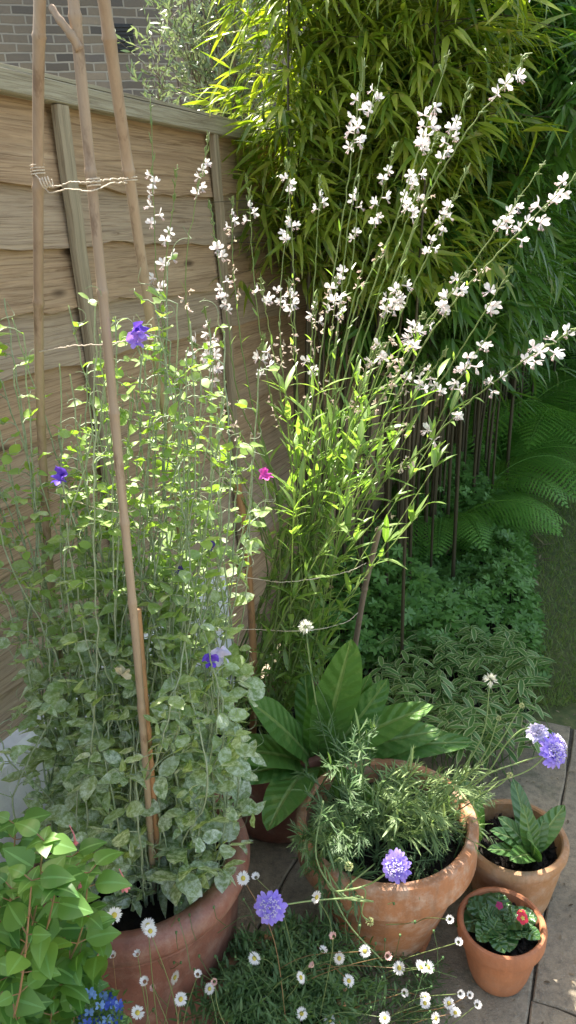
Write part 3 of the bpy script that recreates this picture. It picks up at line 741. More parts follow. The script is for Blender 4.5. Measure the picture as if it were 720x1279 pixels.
# ---------------------------------------------------------------- canes, stakes, twine
def cane(label, pts, r0, r1, mat, name='bamboo_cane', cat='cane', group='bamboo canes of the wigwam', node=.16, stub=None):
    P = spline(pts, 60); L = np.concatenate([[0], np.cumsum(np.linalg.norm(np.diff(P, axis=0), axis=1))])
    nodes = np.arange(.07, L[-1], node)+rng.normal(size=len(np.arange(.07, L[-1], node)))*.02
    s = np.sort(np.concatenate([np.linspace(0, L[-1], 80), nodes, nodes-.004, nodes+.004]))
    s = s[(s >= 0) & (s <= L[-1])]
    Q = np.stack([np.interp(s, L, P[:, i]) for i in range(3)], 1); rad = np.interp(s, [0, L[-1]], [r0, r1])
    for nd in nodes: rad = rad*(1+.24*np.exp(-((s-nd)/.0042)**2)-.05*np.exp(-((s-nd-.012)/.01)**2))
    g = Geo(); tube(g, Q, rad, 14)
    if stub is not None:
        g2p = spline(stub, 14); tube(g, g2p, np.linspace(.0055, .0035, 14)*(1+.2*(np.arange(14) % 4 == 0)), 9)
    o = g.build(name, mat, None, pts[0]); return tag(o, label, cat, group)
A = [np.array([-.47, 1.27, .30]), at(72, 800, 1.20), at(52, 540, 1.13), at(48, 215, 1.05), at(50, 0, 1.0), at(54, -130, .98)]
B = [gz(194, 1130, .31), at(175, 860, 1.0), at(152, 610, .985), at(118, 260, 1.0), at(92, 0, .99), at(78, -130, .98)]
Cc = [gz(252, 1000, .31), at(222, 640, 1.22), at(188, 400, 1.15), at(163, 228, 1.10), at(130, 0, 1.03), at(108, -150, 1.0)]
cane('leftmost long cane of the wigwam, upright against the fence', A, .0062, .0070, M['cane'])
cane('middle cane of the wigwam with a snapped side shoot near its top', B, .0056, .0067, M['canered'] if False else M['cane'], stub=[at(100, 62, .99), at(88, 42, .985), at(74, 24, .985), at(64, 8, .99)])
cane('rightmost slanting cane of the wigwam, thickest of the three', Cc, .0060, .0078, M['cane'])
cane('short orange cane leaning up out of the sweet pea pot at its front', [gz(202, 1118, .32), at(186, 930, 1.04), at(172, 760, 1.03)], .0062, .0058, M['canered'], node=.11)
cane('brown cane standing behind the sweet peas at the edge of the foxglove pot', [np.array([-.125, 1.66, .25]), at(317, 830, 1.64), at(308, 680, 1.62), at(296, 600, 1.6)], .010, .009, M['canered'], group='garden stakes', node=.2)
cane('grey wooden stake leaning behind the right side of the tall gaura', [np.array([.13, 1.90, -.05]) if False else at(437, 850, 1.92), at(455, 740, 1.84), at(474, 660, 1.78)], .0085, .0075, M['stake'], name='wooden_stake', cat='stake', group='garden stakes', node=.3)
def twine(label, pts, n=60, r=.0009, jit=.0015, group='garden twine lines', loops=()):
    g = Geo(); P = spline(pts, n); P = P+rng.normal(size=P.shape)*jit*.3; tube(g, P, r, 5, rnd=.5)
    for c, ax, rad_, k in loops:
        t = np.linspace(0, 2*PI*k, 24*k); ax = nrm(ax); b1 = nrm(np.cross(ax, [1, .2, 0])); b2 = np.cross(ax, b1)
        tube(g, c+rad_*(np.cos(t)[:, None]*b1+np.sin(t)[:, None]*b2)+ax*((t/(2*PI*k)-.5)*.0035*k)[:, None], r*1.1, 5)
    o = g.build('twine', M['twine'], None, pts[0]); return tag(o, label, 'twine', group)
a0, b0, c0 = at(48, 216, 1.05), at(117, 228, .995), at(163, 224, 1.10)
fr = np.array([0, -.012, 0])
twine('beige twine tied in wraps round the three canes near the top', [a0+fr*1+[0, 0, -.004], at(64, 233, 1.03), at(90, 228, 1.0), b0+fr, at(140, 224, 1.03), c0+fr],
      loops=[(a0+Z*.004, Z, .0083, 4), (b0, Z, .0079, 3), (c0, Z, .0090, 2), (at(58, 228, 1.035), [1, .1, .2], .006, 4)])
twine('slack second strand of twine just below the wraps near the top', [a0+[0, .012, -.008], at(62, 240, 1.04), at(85, 236, 1.02), b0+[0, -.013, -.01], at(140, 229, 1.04), c0+[0, .013, -.004]], r=.0009)
twine('twine crossing the sweet peas at head height of the purple bloom', [at(48, 440, 1.10), at(90, 432, 1.04), at(132, 430, 1.01), at(165, 424, 1.06), at(193, 424, 1.13)])
twine('twine crossing behind the magenta bloom to the fence', [at(50, 610, 1.16), at(150, 640, 1.05), at(222, 620, 1.2), at(300, 640, 1.5)], r=.0009)
twine('upper twine stretched across the front of the gaura stems', [at(225, 722, 1.2), at(310, 722, 1.5), at(360, 727, 1.48), at(430, 715, 1.55), at(458, 703, 1.78)], r=.001)
twine('lower twine stretched low across the gaura stems', [at(222, 790, 1.2), at(310, 786, 1.5), at(380, 788, 1.5), at(430, 778, 1.7), at(448, 765, 1.85)], r=.001)

# ---------------------------------------------------------------- gaura
ga = empty('gaura_plant', (GP[0], GP[1], .26), 'tall airy gaura with many white butterfly flowers on thin arching stems', 'plant')
def cluster_mesh(nf, idx):
    """whorl of white flowers round a bit of stem, local +Z along the stem"""
    g = Geo(); r_ = np.random.default_rng(idx)
    for k in range(nf):
        a = k*2.4+idx; zz = -.016*k+.004; out_ = np.array([math.cos(a), math.sin(a), .15]); c = np.array([0, 0, zz])+nrm(out_)*.010
        ax = nrm(out_+r_.normal(size=3)*.35); up = nrm(np.array([0, 0, 1.])-ax*ax[2]); sd_ = np.cross(ax, up)
        sz = r_.uniform(.0135, .0175)
        for th in (-1.25, -.42, .42, 1.25) if r_.random() < .6 else (-1.5, -.5, .55, 1.9):
            th += r_.normal()*.15; d_ = nrm(up*math.cos(th)+sd_*math.sin(th)+ax*.35)
            leaves(g, c, d_, -ax, sz, sz*.50, 'petal', r_.uniform(-.15, .35), .15, 4, wave=.2)
        for q in range(7):
            d_ = nrm(-up*.9+ax*.8+sd_*r_.normal()*.35+r_.normal(size=3)*.15); tube(g, [c, c+d_*.011], [.0004, .0003], 3, False)
            box(g, c+d_*.0125, d_*.0016, np.cross(d_, ax)*.0006, ax*.0006)
        tube(g, [np.array([0, 0, zz]), c], [.001, .0013], 4, False)
    return g
def faded_mesh(idx):
    g = Geo(); r_ = np.random.default_rng(idx+50)
    for k in range(4):
        a = k*2.1+idx; c = np.array([math.cos(a)*.005, math.sin(a)*.005, -.011*k]); 
        for q in range(3):
            leaves(g, c, nrm([math.cos(a)+r_.normal()*.5, math.sin(a)+r_.normal()*.5, r_.normal()*.6]), rdir(1)[0], r_.uniform(.008, .013), .005, 'petal', .4, .5, 3, wave=.3)
    return g
CL = [mesh_from(cluster_mesh(n_, i), 'flower', M['white']) for i, n_ in enumerate((1, 2, 2, 3, 3, 4, 5))]
FA = [mesh_from(faded_mesh(i), 'faded_flower', M['pinkbud']) for i in range(3)]
def place(me, name, parent, p, d, s=1., spin=None):
    o = bpy.data.objects.new(name, me); scene.collection.objects.link(o); o.parent = parent
    q = Vector(d).to_track_quat('Z', 'Y').to_matrix().to_4x4() @ Matrix.Rotation(rng.uniform(0, 6) if spin is None else spin, 4, 'Z')
    o.matrix_basis = Matrix.Translation(Vector(p)-parent.location) @ q @ Matrix.Scale(s, 4); return o
gl = Geo()
GS = [ # pixel path (from above the pot outward) with distances; then flowers: (fraction, size index)
 ([(430, 560), (500, 330), (560, 200), (662, 66)], 1.35, [(.93, 4)]),
 ([(420, 600), (470, 470), (520, 350), (586, 208)], 1.5, [(.86, 5), (.80, 4), (.90, 2)]),
 ([(400, 600), (440, 440), (500, 260), (562, 62)], 1.45, [(.90, 6), (.86, 5), (.82, 2), (.76, 2)]),
 ([(425, 590), (480, 400), (535, 240), (590, 105)], 1.5, [(.86, 5), (.90, 3), (.80, 3), (.60, 5)]),
 ([(430, 600), (510, 440), (590, 330), (682, 200)], 1.4, [(.88, 5), (.83, 1), (.62, 2)]),
 ([(440, 610), (530, 430), (610, 330), (735, 205)], 1.3, [(.90, 4), (.82, 5), (.95, 3)]),
 ([(450, 640), (530, 560), (600, 490), (735, 398)], 1.2, [(.93, 5), (.86, 3), (.75, 4), (.70, 1)]),
 ([(440, 620), (520, 520), (580, 430), (640, 335)], 1.35, [(.90, 4), (.66, 3)]),
 ([(440, 640), (520, 570), (570, 480), (616, 410)], 1.3, [(.92, 1), (.82, 3), (.73, 3), (.64, 1)]),
 ([(385, 620), (400, 450), (430, 260), (456, 72)], 1.55, [(.92, 6), (.88, 6), (.84, 3)]),
 ([(400, 620), (420, 430), (440, 250), (478, 78)], 1.65, [(.93, 5), (.62, 2), (.67, 1)]),
 ([(410, 600), (430, 430), (465, 290), (494, 178)], 1.5, [(.90, 3), (.80, 2), (.74, 3)]),
 ([(375, 620), (370, 450), (366, 320), (358, 198)], 1.6, [(.93, 3), (.80, 2)]),
 ([(365, 640), (335, 480), (318, 350), (311, 235)], 1.55, [(.93, 4), (.60, 4)]),
 ([(350, 650), (300, 500), (283, 390), (262, 250)], 1.6, [(.86, 1), (.78, 4), (.72, 4)]),
 ([(330, 660), (260, 500), (232, 350), (262, 165)], 1.55, [(.93, 5), (.89, 3)]),
 ([(330, 680), (240, 540), (200, 380), (188, 118)], 1.6, [(.90, 5), (.84, 4), (.74, 2), (.66, 1)]),
 ([(335, 680), (245, 540), (205, 400), (222, 205)], 1.5, [(.88, 3), (.82, 2), (.75, 1)]),
 ([(345, 680), (300, 560), (272, 470), (256, 385)], 1.35, [(.92, 3), (.84, 6), (.78, 6)]),
 ([(350, 660), (300, 540), (262, 460), (240, 425)], 1.4, [(.95, 4)]),
 ([(380, 600), (388, 450), (394, 330), (401, 222)], 1.6, [(.93, 3), (.55, 3)]),
 ([(370, 620), (352, 500), (338, 420), (326, 350)], 1.45, [(.93, 5)]),
 ([(375, 620), (372, 500), (366, 420), (362, 352)], 1.5, [(.95, 3), (.88, 2)]),
 ([(390, 610), (405, 480), (415, 410), (421, 350)], 1.5, [(.94, 4), (.80, 2)]),
 ([(385, 610), (390, 500), (393, 440), (395, 372)], 1.6, [(.95, 3)]),
 ([(405, 600), (450, 480), (480, 410), (506, 345)], 1.45, [(.94, 5), (.90, 4), (.82, 3)]),
 ([(410, 600), (470, 490), (500, 440), (530, 392)], 1.3, [(.92, 6), (.87, 4)]),
 ([(420, 600), (490, 480), (540, 400), (585, 340)], 1.4, [(.93, 3), (.85, 4), (.78, 2)]),
 ([(415, 620), (440, 520), (460, 470), (480, 428)], 1.4, [(.93, 3), (.84, 2)]),
 ([(415, 620), (480, 540), (520, 490), (556, 440)], 1.35, [(.85, 2), (.75, 2)]),
 ([(395, 620), (420, 420), (440, 330), (448, 218)], 1.7, [(.94, 3), (.80, 1)]),
 ([(395, 620), (440, 400), (490, 290), (548, 165)], 1.7, [(.80, 3), (.88, 3)]),
 ([(380, 640), (355, 480), (350, 380), (361, 258)], 1.75, [(.94, 3), (.74, 3)]),
 ([(350, 650), (310, 480), (292, 340), (290, 250)], 1.7, [(.95, 4)]),
 ([(405, 600), (470, 380), (500, 300), (522, 235)], 1.6, [(.93, 3), (.86, 2)]),
 ([(400, 640), (455, 560), (495, 500), (530, 455)], 1.5, [(.9, 2)]),
 ([(365, 660), (330, 560), (322, 480), (330, 420)], 1.5, [(.9, 2)]),
]
for i, (path, yd, fl) in enumerate(GS):
    b = np.array([GP[0], GP[1], .26])+np.array([rng.uniform(-.11, .12), rng.uniform(-.06, .10), 0])
    ys = np.linspace(1.66, yd, len(path)+1)[1:]
    P = [b, b+np.array([rng.normal()*.01, -.01, .16])]+[at(x_, y_, d_) for (x_, y_), d_ in zip(path, ys)]
    pts = spline(P, 70); pts[1:-1] += rng.normal(size=(68, 3))*.0009; n = 70; tt = np.linspace(0, 1, n)
    g = Geo(); tube(g, pts, np.interp(tt, [0, .3, .8, 1], [.0026, .0021, .0013, .0007]), 6, rnd=rng.random())
    T = nrm(np.gradient(pts, axis=0))
    fmin = min(f for f, _ in fl)
    for k in range(10):                                                    # small buds towards the tip
        f = 1-.07*rng.random()*(k+1)/6; j = min(n-1, int(f*(n-1))); a = k*2.4
        tube(g, [pts[j], pts[j]+T[j]*.006+rng.normal(size=3)*.003, pts[j]+T[j]*rng.uniform(.010, .018)+rng.normal(size=3)*.004], [.001, .0019, .0005], 5, False)
    st = g.build('stem', M['stem'], ga)
    for f, s_ in fl:
        f = 1-(1-f)*(.62 if f > .7 else .9); j = int(f*(n-1)); place(CL[max(0, s_-(i % 2))], 'flower', ga, pts[j], T[j]+np.array([0, 0, .4]), rng.uniform(.72, 1.1))
    for k in range(3):
        f = rng.uniform(max(.45, fmin-.2), fmin); j = int(f*(n-1))
        if rng.random() < .5: place(FA[rng.integers(3)], 'faded_flower', ga, pts[j], T[j], rng.uniform(.8, 1.15))
    # leaves: big low down, small bracts higher
    LP, LD, LL = [], [], []
    f = .20
    while f < .80:
        z_ = f; f += rng.uniform(.012, .028)*(1 if z_ < .52 else 3.2); j = int(z_*(n-1)); a = rng.uniform(0, 2*PI)
        side = nrm(np.cross(T[j], [math.cos(a), math.sin(a), .3])); LP.append(pts[j]); LD.append(nrm(side+T[j]*rng.uniform(.8, 2.4)))
        LL.append(rng.uniform(.04, .085)*(1. if z_ < .5 else .38))
    LL = np.array(LL); leaves(gl, LP, LD, np.tile([0, 0, 1.], (len(LP), 1))+np.array(LD)*-.5+rng.normal(size=(len(LP), 3))*.3, LL, LL*rng.uniform(.14, .20, len(LL)), 'lance', rng.uniform(-.05, .4, len(LL)), .22, 5)
# leafy short shoots filling the lower middle
for k in range(24):
    b = np.array([GP[0], GP[1], .26])+np.array([rng.uniform(-.12, .14), rng.uniform(-.08, .10), 0])
    tip = at(rng.uniform(345, 590), rng.uniform(430, 640), rng.uniform(1.3, 1.7)); n = 26
    pts = spline([b, b+Z*.15+rng.normal(size=3)*.01, tip], n); T = nrm(np.gradient(pts, axis=0)); tube(gl, pts, np.linspace(.002, .001, n), 5, False)
    m = 34; j = rng.integers(9, n, m); a = rng.uniform(0, 2*PI, m)
    D = nrm(np.cross(T[j], np.stack([np.cos(a), np.sin(a), np.full(m, .3)], 1))+T[j]*rng.uniform(.7, 2.2, (m, 1))); L = rng.uniform(.04, .085, m)
    leaves(gl, pts[j], D, [0, 0, 1.], L, L*rng.uniform(.14, .20, m), 'lance', rng.uniform(0, .4, m), .25, 5)
gl.build('foliage', M['gaura'], ga)

# ---------------------------------------------------------------- sweet peas
def oval_leaf_batch(g, P, D, N, L, mildew_to_lit): leaves(g, P, D, N, L, np.asarray(L)*.62, 'oval', rng.uniform(-.1, .35, len(P)), .12, 5, wave=.10, mildew_to_lit=mildew_to_lit)
def tendril(g, p, d, s=.03):
    t = np.linspace(0, 1, 12); u_ = nrm(np.cross(d, rdir(1)[0])); w_ = np.cross(d, u_)
    c = p+d*(t*s)[:, None]+u_*(s*.28*np.sin(t*7)*t)[:, None]+w_*(s*.28*(1-np.cos(t*7))*t)[:, None]; tube(g, c, np.linspace(.0007, .0004, 12), 3, False)
def pea(label, cx, half, n_st, yr, seedy, group='sweet pea plants in the large pot'):
    root = empty('sweet_pea', (cx[1][0], cx[1][1], .32), label, 'plant', group)
    gs = Geo(); LP, LD, LN, LL, ML = [], [], [], [], []; gt = Geo()
    for k in range(n_st):
        b = np.array([cx[1][0]+rng.normal()*.06, cx[1][1]+rng.normal()*.05, .315])
        o_ = b[:2]-BIG; r_ = np.linalg.norm(o_); 
        if r_ > .17: b[:2] = BIG+o_/r_*.17
        b[1] = max(b[1], BIG[1]-.09)
        px_, py_ = cx[0]+rng.uniform(-1, 1)*half*1.05, rng.triangular(325, 430, 900)
        py_ += max(0, abs(px_-150)-80)*.5
        tip = at(px_, py_, rng.uniform(*yr)); mid = (b+tip)/2+np.array([rng.normal()*.03, rng.normal()*.03-.01, 0])
        mid2 = b*.25+tip*.75+rng.normal(size=3)*.015; mid1 = b*.75+tip*.25+rng.normal(size=3)*[.03, .03, .01]
        Ls = np.linalg.norm(tip-b); n = max(14, int(Ls/.022)); pts = spline([b, mid1, mid, mid2, tip], n); pts[1:] += rng.normal(size=(n-1, 3))*.0012
        tube(gs, pts, np.linspace(.0021, .0011, n), 5, False); T = nrm(np.gradient(pts, axis=0))
        for j in range(3, n):
            if rng.random() < .54+.05*min(1, max(0, (pts[j][2]-1.0)/.3)): continue
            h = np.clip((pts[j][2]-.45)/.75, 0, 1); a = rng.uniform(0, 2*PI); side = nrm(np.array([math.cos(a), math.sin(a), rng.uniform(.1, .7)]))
            pl = rng.uniform(.015, .045)*(1.1-.5*h); e = pts[j]+side*pl; tube(gs, [pts[j], (pts[j]+e)/2+Z*.003, e], [.0012, .001, .0009], 3, False)
            sz = rng.uniform(.028, .064)*(1-.55*h); ppd = nrm(np.cross(side, Z)+rng.normal(size=3)*.2)
            for s_ in (-1, 1):
                LP.append(e); LD.append(nrm(ppd*s_+side*.8+rng.normal(size=3)*.25)); LN.append(nrm(Z+rng.normal(size=3)*.5)); LL.append(sz); ML.append(np.clip(h*1.25-.25+rng.normal()*.15, 0, 1))  # last value grows with height: more painted backlight, less mildew
            if rng.random() < .35:                                              # small stipule pair at the node
                LP.append(pts[j]); LD.append(nrm(side+T[j])); LN.append(Z); LL.append(sz*.5); ML.append(min(1, h*1.1))
            if rng.random() < .55: tendril(gs, e, nrm(side+Z*.4+rng.normal(size=3)*.3), rng.uniform(.02, .06))
    gs.build('stems', M['peastem'], root); 
    xb = np.array([p_[0] for p_ in B]); zb_ = np.array([p_[2] for p_ in B])
    keep = [k_ for k_, p_ in enumerate(LP) if not (p_[1] < 1.10 and abs(p_[0]-np.interp(p_[2], zb_, xb)) < .022 and p_[2] < 1.15 and (p_[2] < .72 or k_ % 3))]
    LP, LD, LN, LL, ML = [[q_[k_] for k_ in keep] for q_ in (LP, LD, LN, LL, ML)]
    g = Geo(); h_ = len(LP)//2; oval_leaf_batch(g, LP[:h_], LD[:h_], LN[:h_], LL[:h_], ML[:h_])
    leaves(g, LP[h_:], LD[h_:], LN[h_:], LL[h_:], np.array(LL[h_:])*.52, 'ovate', rng.uniform(-.3, .6, len(LP)-h_), .38, 5, wave=.2, mildew_to_lit=ML[h_:]); g.build('foliage', M['pea'], root); return root
pl_ = pea('pale grey green sweet pea climbing the leftmost cane, mildewed leaves low down', (62, np.array([-.43, 1.20])), 84, 32, (1.02, 1.25), 1)
pm_ = pea('sweet pea climbing the middle cane, the fullest and most silvery', (160, np.array([-.33, 1.08])), 78, 36, (1.02, 1.16), 2)
pr_ = pea('sweet pea on the right side of the large pot leaning towards the gaura', (255, np.array([-.25, 1.16])), 68, 36, (1.02, 1.32), 3)
def pea_flower(root, p, mat, mat2, s=.022, face=(.1, -1, .2)):
    g = Geo(); p = np.array(p); f = nrm(face); up = nrm(Z-f*f[2]); sd_ = np.cross(f, up)
    for th in (-.55, .55): leaves(g, p, nrm(up*math.cos(th)+sd_*math.sin(th)-f*.15), f, s*1.2, s*1.35, 'broad', rng.uniform(-.6, .3), .45, 8, wave=.7)
    o = g.build('flower', mat, root, p)
    g = Geo()
    for th in (-.7, .7): leaves(g, p+f*.003, nrm(f*.8+sd_*math.sin(th)-up*.15), up, s*.95, s*.75, 'petal', .3, .35, 5, wave=.2)
    leaves(g, p, nrm(f-up*.4), up, s*.7, s*.4, 'petal', -.2, .5, 4)
    me = mesh_from(g, 'wing_petals', mat2, p); k = bpy.data.objects.new('wing_petals', me); scene.collection.objects.link(k); k.parent = o
    g = Geo(); tube(g, [p, p-Z*.02+rng.normal(size=3)*.004, p-Z*.07-f*.01], [.0022, .001, .0011], 5, False); g.build('flower_stalk', M['peastem'], root)
pea_flower(pm_, at(173, 418, 1.0), M['violet'], M['mauve'], .014, (.9, -.5, .1))
pea_flower(pm_, at(170, 428, .995), M['mauve'], M['mauve'], .013, (.4, -1, -.1))
pea_flower(pl_, at(78, 600, 1.0), M['violet'], M['violet'], .0155, (-.7, -.7, .3))
pea_flower(pr_, at(331, 597, 1.25), M['magenta'], M['magenta'], .015, (.8, -.6, .5))
pea_flower(pr_, at(262, 684, 1.12), M['indigo'], M['indigo'], .010, (-.2, -1, .3))
pea_flower(pr_, at(227, 715, 1.08), M['indigo'], M['lavpale'], .011, (.5, -1, 0))
pea_flower(pr_, at(264, 826, 1.04), M['violet'], M['violet'], .013, (0, -1, 0))
pea_flower(pr_, at(274, 822, 1.07), M['lavpale'], M['lavpale'], .018, (.6, -1, .1))
g = Geo(); p = at(152, 843, 1.0)
for k in range(7): leaves(g, p, rdir(1)[0], rdir(1)[0], .016, .012, 'petal', .5, .4, 3, wave=.4)
g.build('withered_flower', M['dead'], pm_)

# ---------------------------------------------------------------- foxglove rosette
fx = empty('foxglove', (.03, 1.56, .27), 'foxglove rosette of large wrinkled dark green leaves in the centre', 'plant')
FX = [((435, 1000), (438, 812), .105, .02, (.1, -1, .25)), ((430, 1000), (470, 860), .06, .1, (.3, -1, .3)), ((440, 1000), (525, 888), .09, .25, (0, -.4, 1)),
      ((420, 990), (332, 884), .10, .12, (0, -.5, 1)), ((410, 1000), (292, 936), .105, .15, (0, -.4, 1)), ((415, 1010), (338, 1020), .095, .25, (-.2, -.6, 1)),
      ((440, 1010), (545, 925), .09, .3, (0, -.5, 1)), ((430, 1010), (400, 880), .08, .1, (-.3, -1, .4)), ((440, 1010), (492, 885), .08, .2, (.2, -1, .6)),
      ((420, 1010), (300, 975), .08, .2, (0, -.5, 1)), ((440, 1015), (588, 935), .08, .25, (.2, -.4, 1)), ((425, 1010), (375, 850), .07, .15, (-.3, -1, .3)), ((430, 1010), (430, 1030), .07, .3, (0, -1, .6))]
for k, (b, t, wd, dr, nn) in enumerate(FX):
    p0 = np.array([.045+(b[0]-430)*.0006, 1.555, .27]); tip = at(t[0], t[1], [1.44, 1.52, 1.46, 1.40, 1.38, 1.26, 1.48, 1.46, 1.46, 1.36, 1.48, 1.58, 1.28][k])
    D = tip-p0; L = np.linalg.norm(D)*1.06; D = D+Z*L*dr*.9
    g = Geo(); tube(g, [p0, p0+nrm(D)*L*.12], [.005, .004], 6, False)
    leaves(g, p0, D, nn, L, wd*1.0, 'broad', dr*1.1, .16, 22, wave=.10, rnd=rng.random()); 
    g.build('leaf', M['fox'], fx)

# ---------------------------------------------------------------- scabious
sc = empty('scabious', (SC[0], SC[1], .28), 'scabious with fine silvery green leaves and lavender pincushion flowers, sprawling over its pot', 'plant')
g = Geo(); gd = Geo(); gst = Geo()
def shoot(gg, b, e, m, L0):
    n = 16; mid = (b+e)/2+Z*.02+rng.normal(size=3)*.012; pts = spline([b, mid, e], n); T = nrm(np.gradient(pts, axis=0)); tube(gst, pts, np.linspace(.0018, .001, n), 4, False)
    j = rng.integers(3, n, m); a = rng.uniform(0, 2*PI, m)
    D = nrm(np.cross(T[j], np.stack([np.cos(a), np.sin(a), np.full(m, .2)], 1))+T[j]*rng.uniform(.5, 1.5, (m, 1))+Z*.15); L = rng.uniform(.5, 1.15, m)*L0
    leaves(gg, pts[j], D, [0, 0, 1.], L, L*.105, 'lance', rng.uniform(0, .35, m), .2, 4)
    for i in range(m):                                                     # pinnate side lobes
        if rng.random() < .4:
            for f_ in (.35, .6, .8):
                for s_ in (-1, 1): leaves(gg, pts[j[i]]+D[i]*L[i]*f_*.92, nrm(D[i]+np.cross(D[i], Z)*s_*.9), [0, 0, 1.], L[i]*.36, L[i]*.05, 'lance', .2, .2, 2)
for k in range(50):
    b = np.array([SC[0]+rng.normal()*.05, SC[1]+rng.normal()*.04, .28]); e = at(rng.uniform(478, 612), rng.uniform(955, 1065), rng.uniform(1.12, 1.42))
    e[2] = max(e[2], .30); shoot(g, b, e, 24, .050)
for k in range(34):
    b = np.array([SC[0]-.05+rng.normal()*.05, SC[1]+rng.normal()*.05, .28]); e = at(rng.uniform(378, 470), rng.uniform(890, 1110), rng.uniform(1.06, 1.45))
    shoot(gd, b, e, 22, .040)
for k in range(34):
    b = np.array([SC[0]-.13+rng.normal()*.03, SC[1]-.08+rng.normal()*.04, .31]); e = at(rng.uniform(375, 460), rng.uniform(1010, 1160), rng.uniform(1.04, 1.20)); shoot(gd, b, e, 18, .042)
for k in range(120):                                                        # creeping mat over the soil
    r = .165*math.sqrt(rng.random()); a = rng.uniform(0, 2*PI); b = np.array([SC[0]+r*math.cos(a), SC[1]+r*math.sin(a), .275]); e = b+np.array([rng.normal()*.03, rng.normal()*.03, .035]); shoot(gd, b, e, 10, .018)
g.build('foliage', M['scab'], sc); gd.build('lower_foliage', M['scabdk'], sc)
for a_, b_, c_ in [((452, 1000), (400, 900), (382, 785)), ((440, 960), (415, 900), (383, 830))]:
    P = spline([np.array([SC[0]-.08, SC[1]+.05, .3]), at(*b_, 1.36), at(*c_, 1.32)], 20); tube(gst, P, .0016, 5)
def scab_flower(p, face, s=.028, name='flower', pale=False):
    p = np.array(p); f = nrm(face); u_ = nrm(np.cross(f, [.3, .1, 1])); v_ = np.cross(f, u_); g = Geo()
    for ring, (n, r0, L, el) in enumerate([(14, .55, .75, .0), (13, .42, .62, .3), (12, .25, .45, .7), (8, .1, .3, 1.2)]):
        for k in range(n):
            a = k/n*2*PI+rng.normal()*.1+ring; o_ = u_*math.cos(a)+v_*math.sin(a); c = p+o_*s*r0*.7+f*s*(.12+ring*.10)
            for q in ((-.35, .35) if ring == 0 else (-.3, .3)):
                t_ = np.cross(f, o_); leaves(g, c, nrm(o_+t_*q+f*el+rng.normal(size=3)*.12), f, s*L*rng.uniform(.75, 1.05), s*.32, 'petal', .2, .2, 4, wave=.35)
    o = g.build(name, M['lavpale'] if pale else M['lav'], sc, p)
    g = Geo()
    for k in range(60):
        r = s*.6*math.sqrt(rng.random()); a = rng.uniform(0, 2*PI); q = p+(u_*math.cos(a)+v_*math.sin(a))*r+f*s*(.45-.3*(r/s)**2)
        tube(g, [q-f*s*.15, q+f*s*rng.uniform(.1, .28)], [.0004, .0003], 3, False); box(g, q+f*s*.25, u_*.0009, v_*.0006, f*.0006)
        for h in range(2): leaves(g, q, nrm(f+rng.normal(size=3)*.8), rdir(1)[0], s*.2, s*.13, 'petal', .2, .3, 2)
    me = mesh_from(g, 'florets', M['lavpale'], p); k = bpy.data.objects.new('florets', me); scene.collection.objects.link(k); k.parent = o
    g = Geo()
    for k in range(10): a = k/10*2*PI; leaves(g, p-f*.002, nrm(u_*math.cos(a)+v_*math.sin(a)-f*.2), f, s*.6, s*.16, 'lance', .2, .2, 3)
    me = mesh_from(g, 'sepals', M['stem'], p); k = bpy.data.objects.new('sepals', me); scene.collection.objects.link(k); k.parent = o
def fstem(pts, r=.0013):
    g = Geo(); tube(g, spline(pts, 30), np.linspace(r*1.3, r*.9, 30), 6, rnd=.8); g.build('stem', M['scab'], sc)
top = np.array([SC[0]+.08, SC[1]-.02, .34])
f1, f2, f2b = at(672, 916, 1.16), at(690, 940, 1.13), at(694, 930, 1.18)
scab_flower(f1, (-.2, -.4, 1), .021, pale=True); scab_flower(f2, (.35, -.7, .6), .029); scab_flower(f2b, (.8, .1, .5), .026)
fstem([top, at(600, 975, 1.2), at(632, 930, 1.18), at(655, 910, 1.17), f1]); fstem([top, at(600, 972, 1.18), at(650, 952, 1.16), f2]); fstem([top+[.01, 0, -.01], at(600, 985, 1.2), at(660, 962, 1.18), f2b])
f3 = at(496, 1082, .93); scab_flower(f3, (-.3, -.5, .4), .025); fstem([top-[.12, .1, .02], at(432, 1110, 1.0), at(460, 1105, .98), at(484, 1090, .95), f3])
f4 = at(338, 1133, .90); scab_flower(f4, (-.1, -.8, .65), .026); fstem([at(404, 1000, 1.12), at(395, 1070, 1.05), at(425, 1118, .99), at(466, 1126, .96), at(440, 1122, .95), at(390, 1125, .93), f4])
def seedhead(p, s, mat, stempts, spiky=False):
    p = np.array(p); g = Geo(); n = 90; D = rdir(n); L = s*(1.5 if spiky else .55)
    if spiky: D = nrm(D+Z*.3)
    leaves(g, p+D*s*.55, D, rdir(n), L*rng.uniform(.6, 1, n), s*.32, 'lance', 0., .2, 2); 
    g.build('seed_head', mat, sc); fstem(stempts+[p])
seedhead(at(613, 849, 1.25), .0085, M['cream'], [top, at(598, 930, 1.25)], True)
seedhead(at(652, 881, 1.22), .006, M['seed'], [top, at(610, 945, 1.22)])
seedhead(at(623, 897, 1.24), .006, M['seed'], [top, at(600, 950, 1.24)])
seedhead(at(637, 968, 1.18), .007, M['seed'], [top, at(615, 985, 1.19)])
seedhead(at(436, 1082, 1.02), .009, M['seed'], [at(404, 1040, 1.1), at(414, 1075, 1.05), at(425, 1072, 1.03)])
seedhead(at(462, 1151, .98), .008, M['seed'], [at(404, 1080, 1.06), at(415, 1112, 1.), at(455, 1110, .98), at(452, 1140, .98)])
seedhead(at(452, 1123, 1.0), .005, M['seed'], [at(404, 1080, 1.06), at(430, 1118, 1.0), at(448, 1119, 1.0)])
seedhead(at(382, 783, 1.32), .009, M['cream'], [at(395, 880, 1.34), at(386, 820, 1.33)], True)
fstem([at(410, 1090, 1.04), at(420, 1125, 1.0), at(440, 1160, .97), at(478, 1200, .95)])
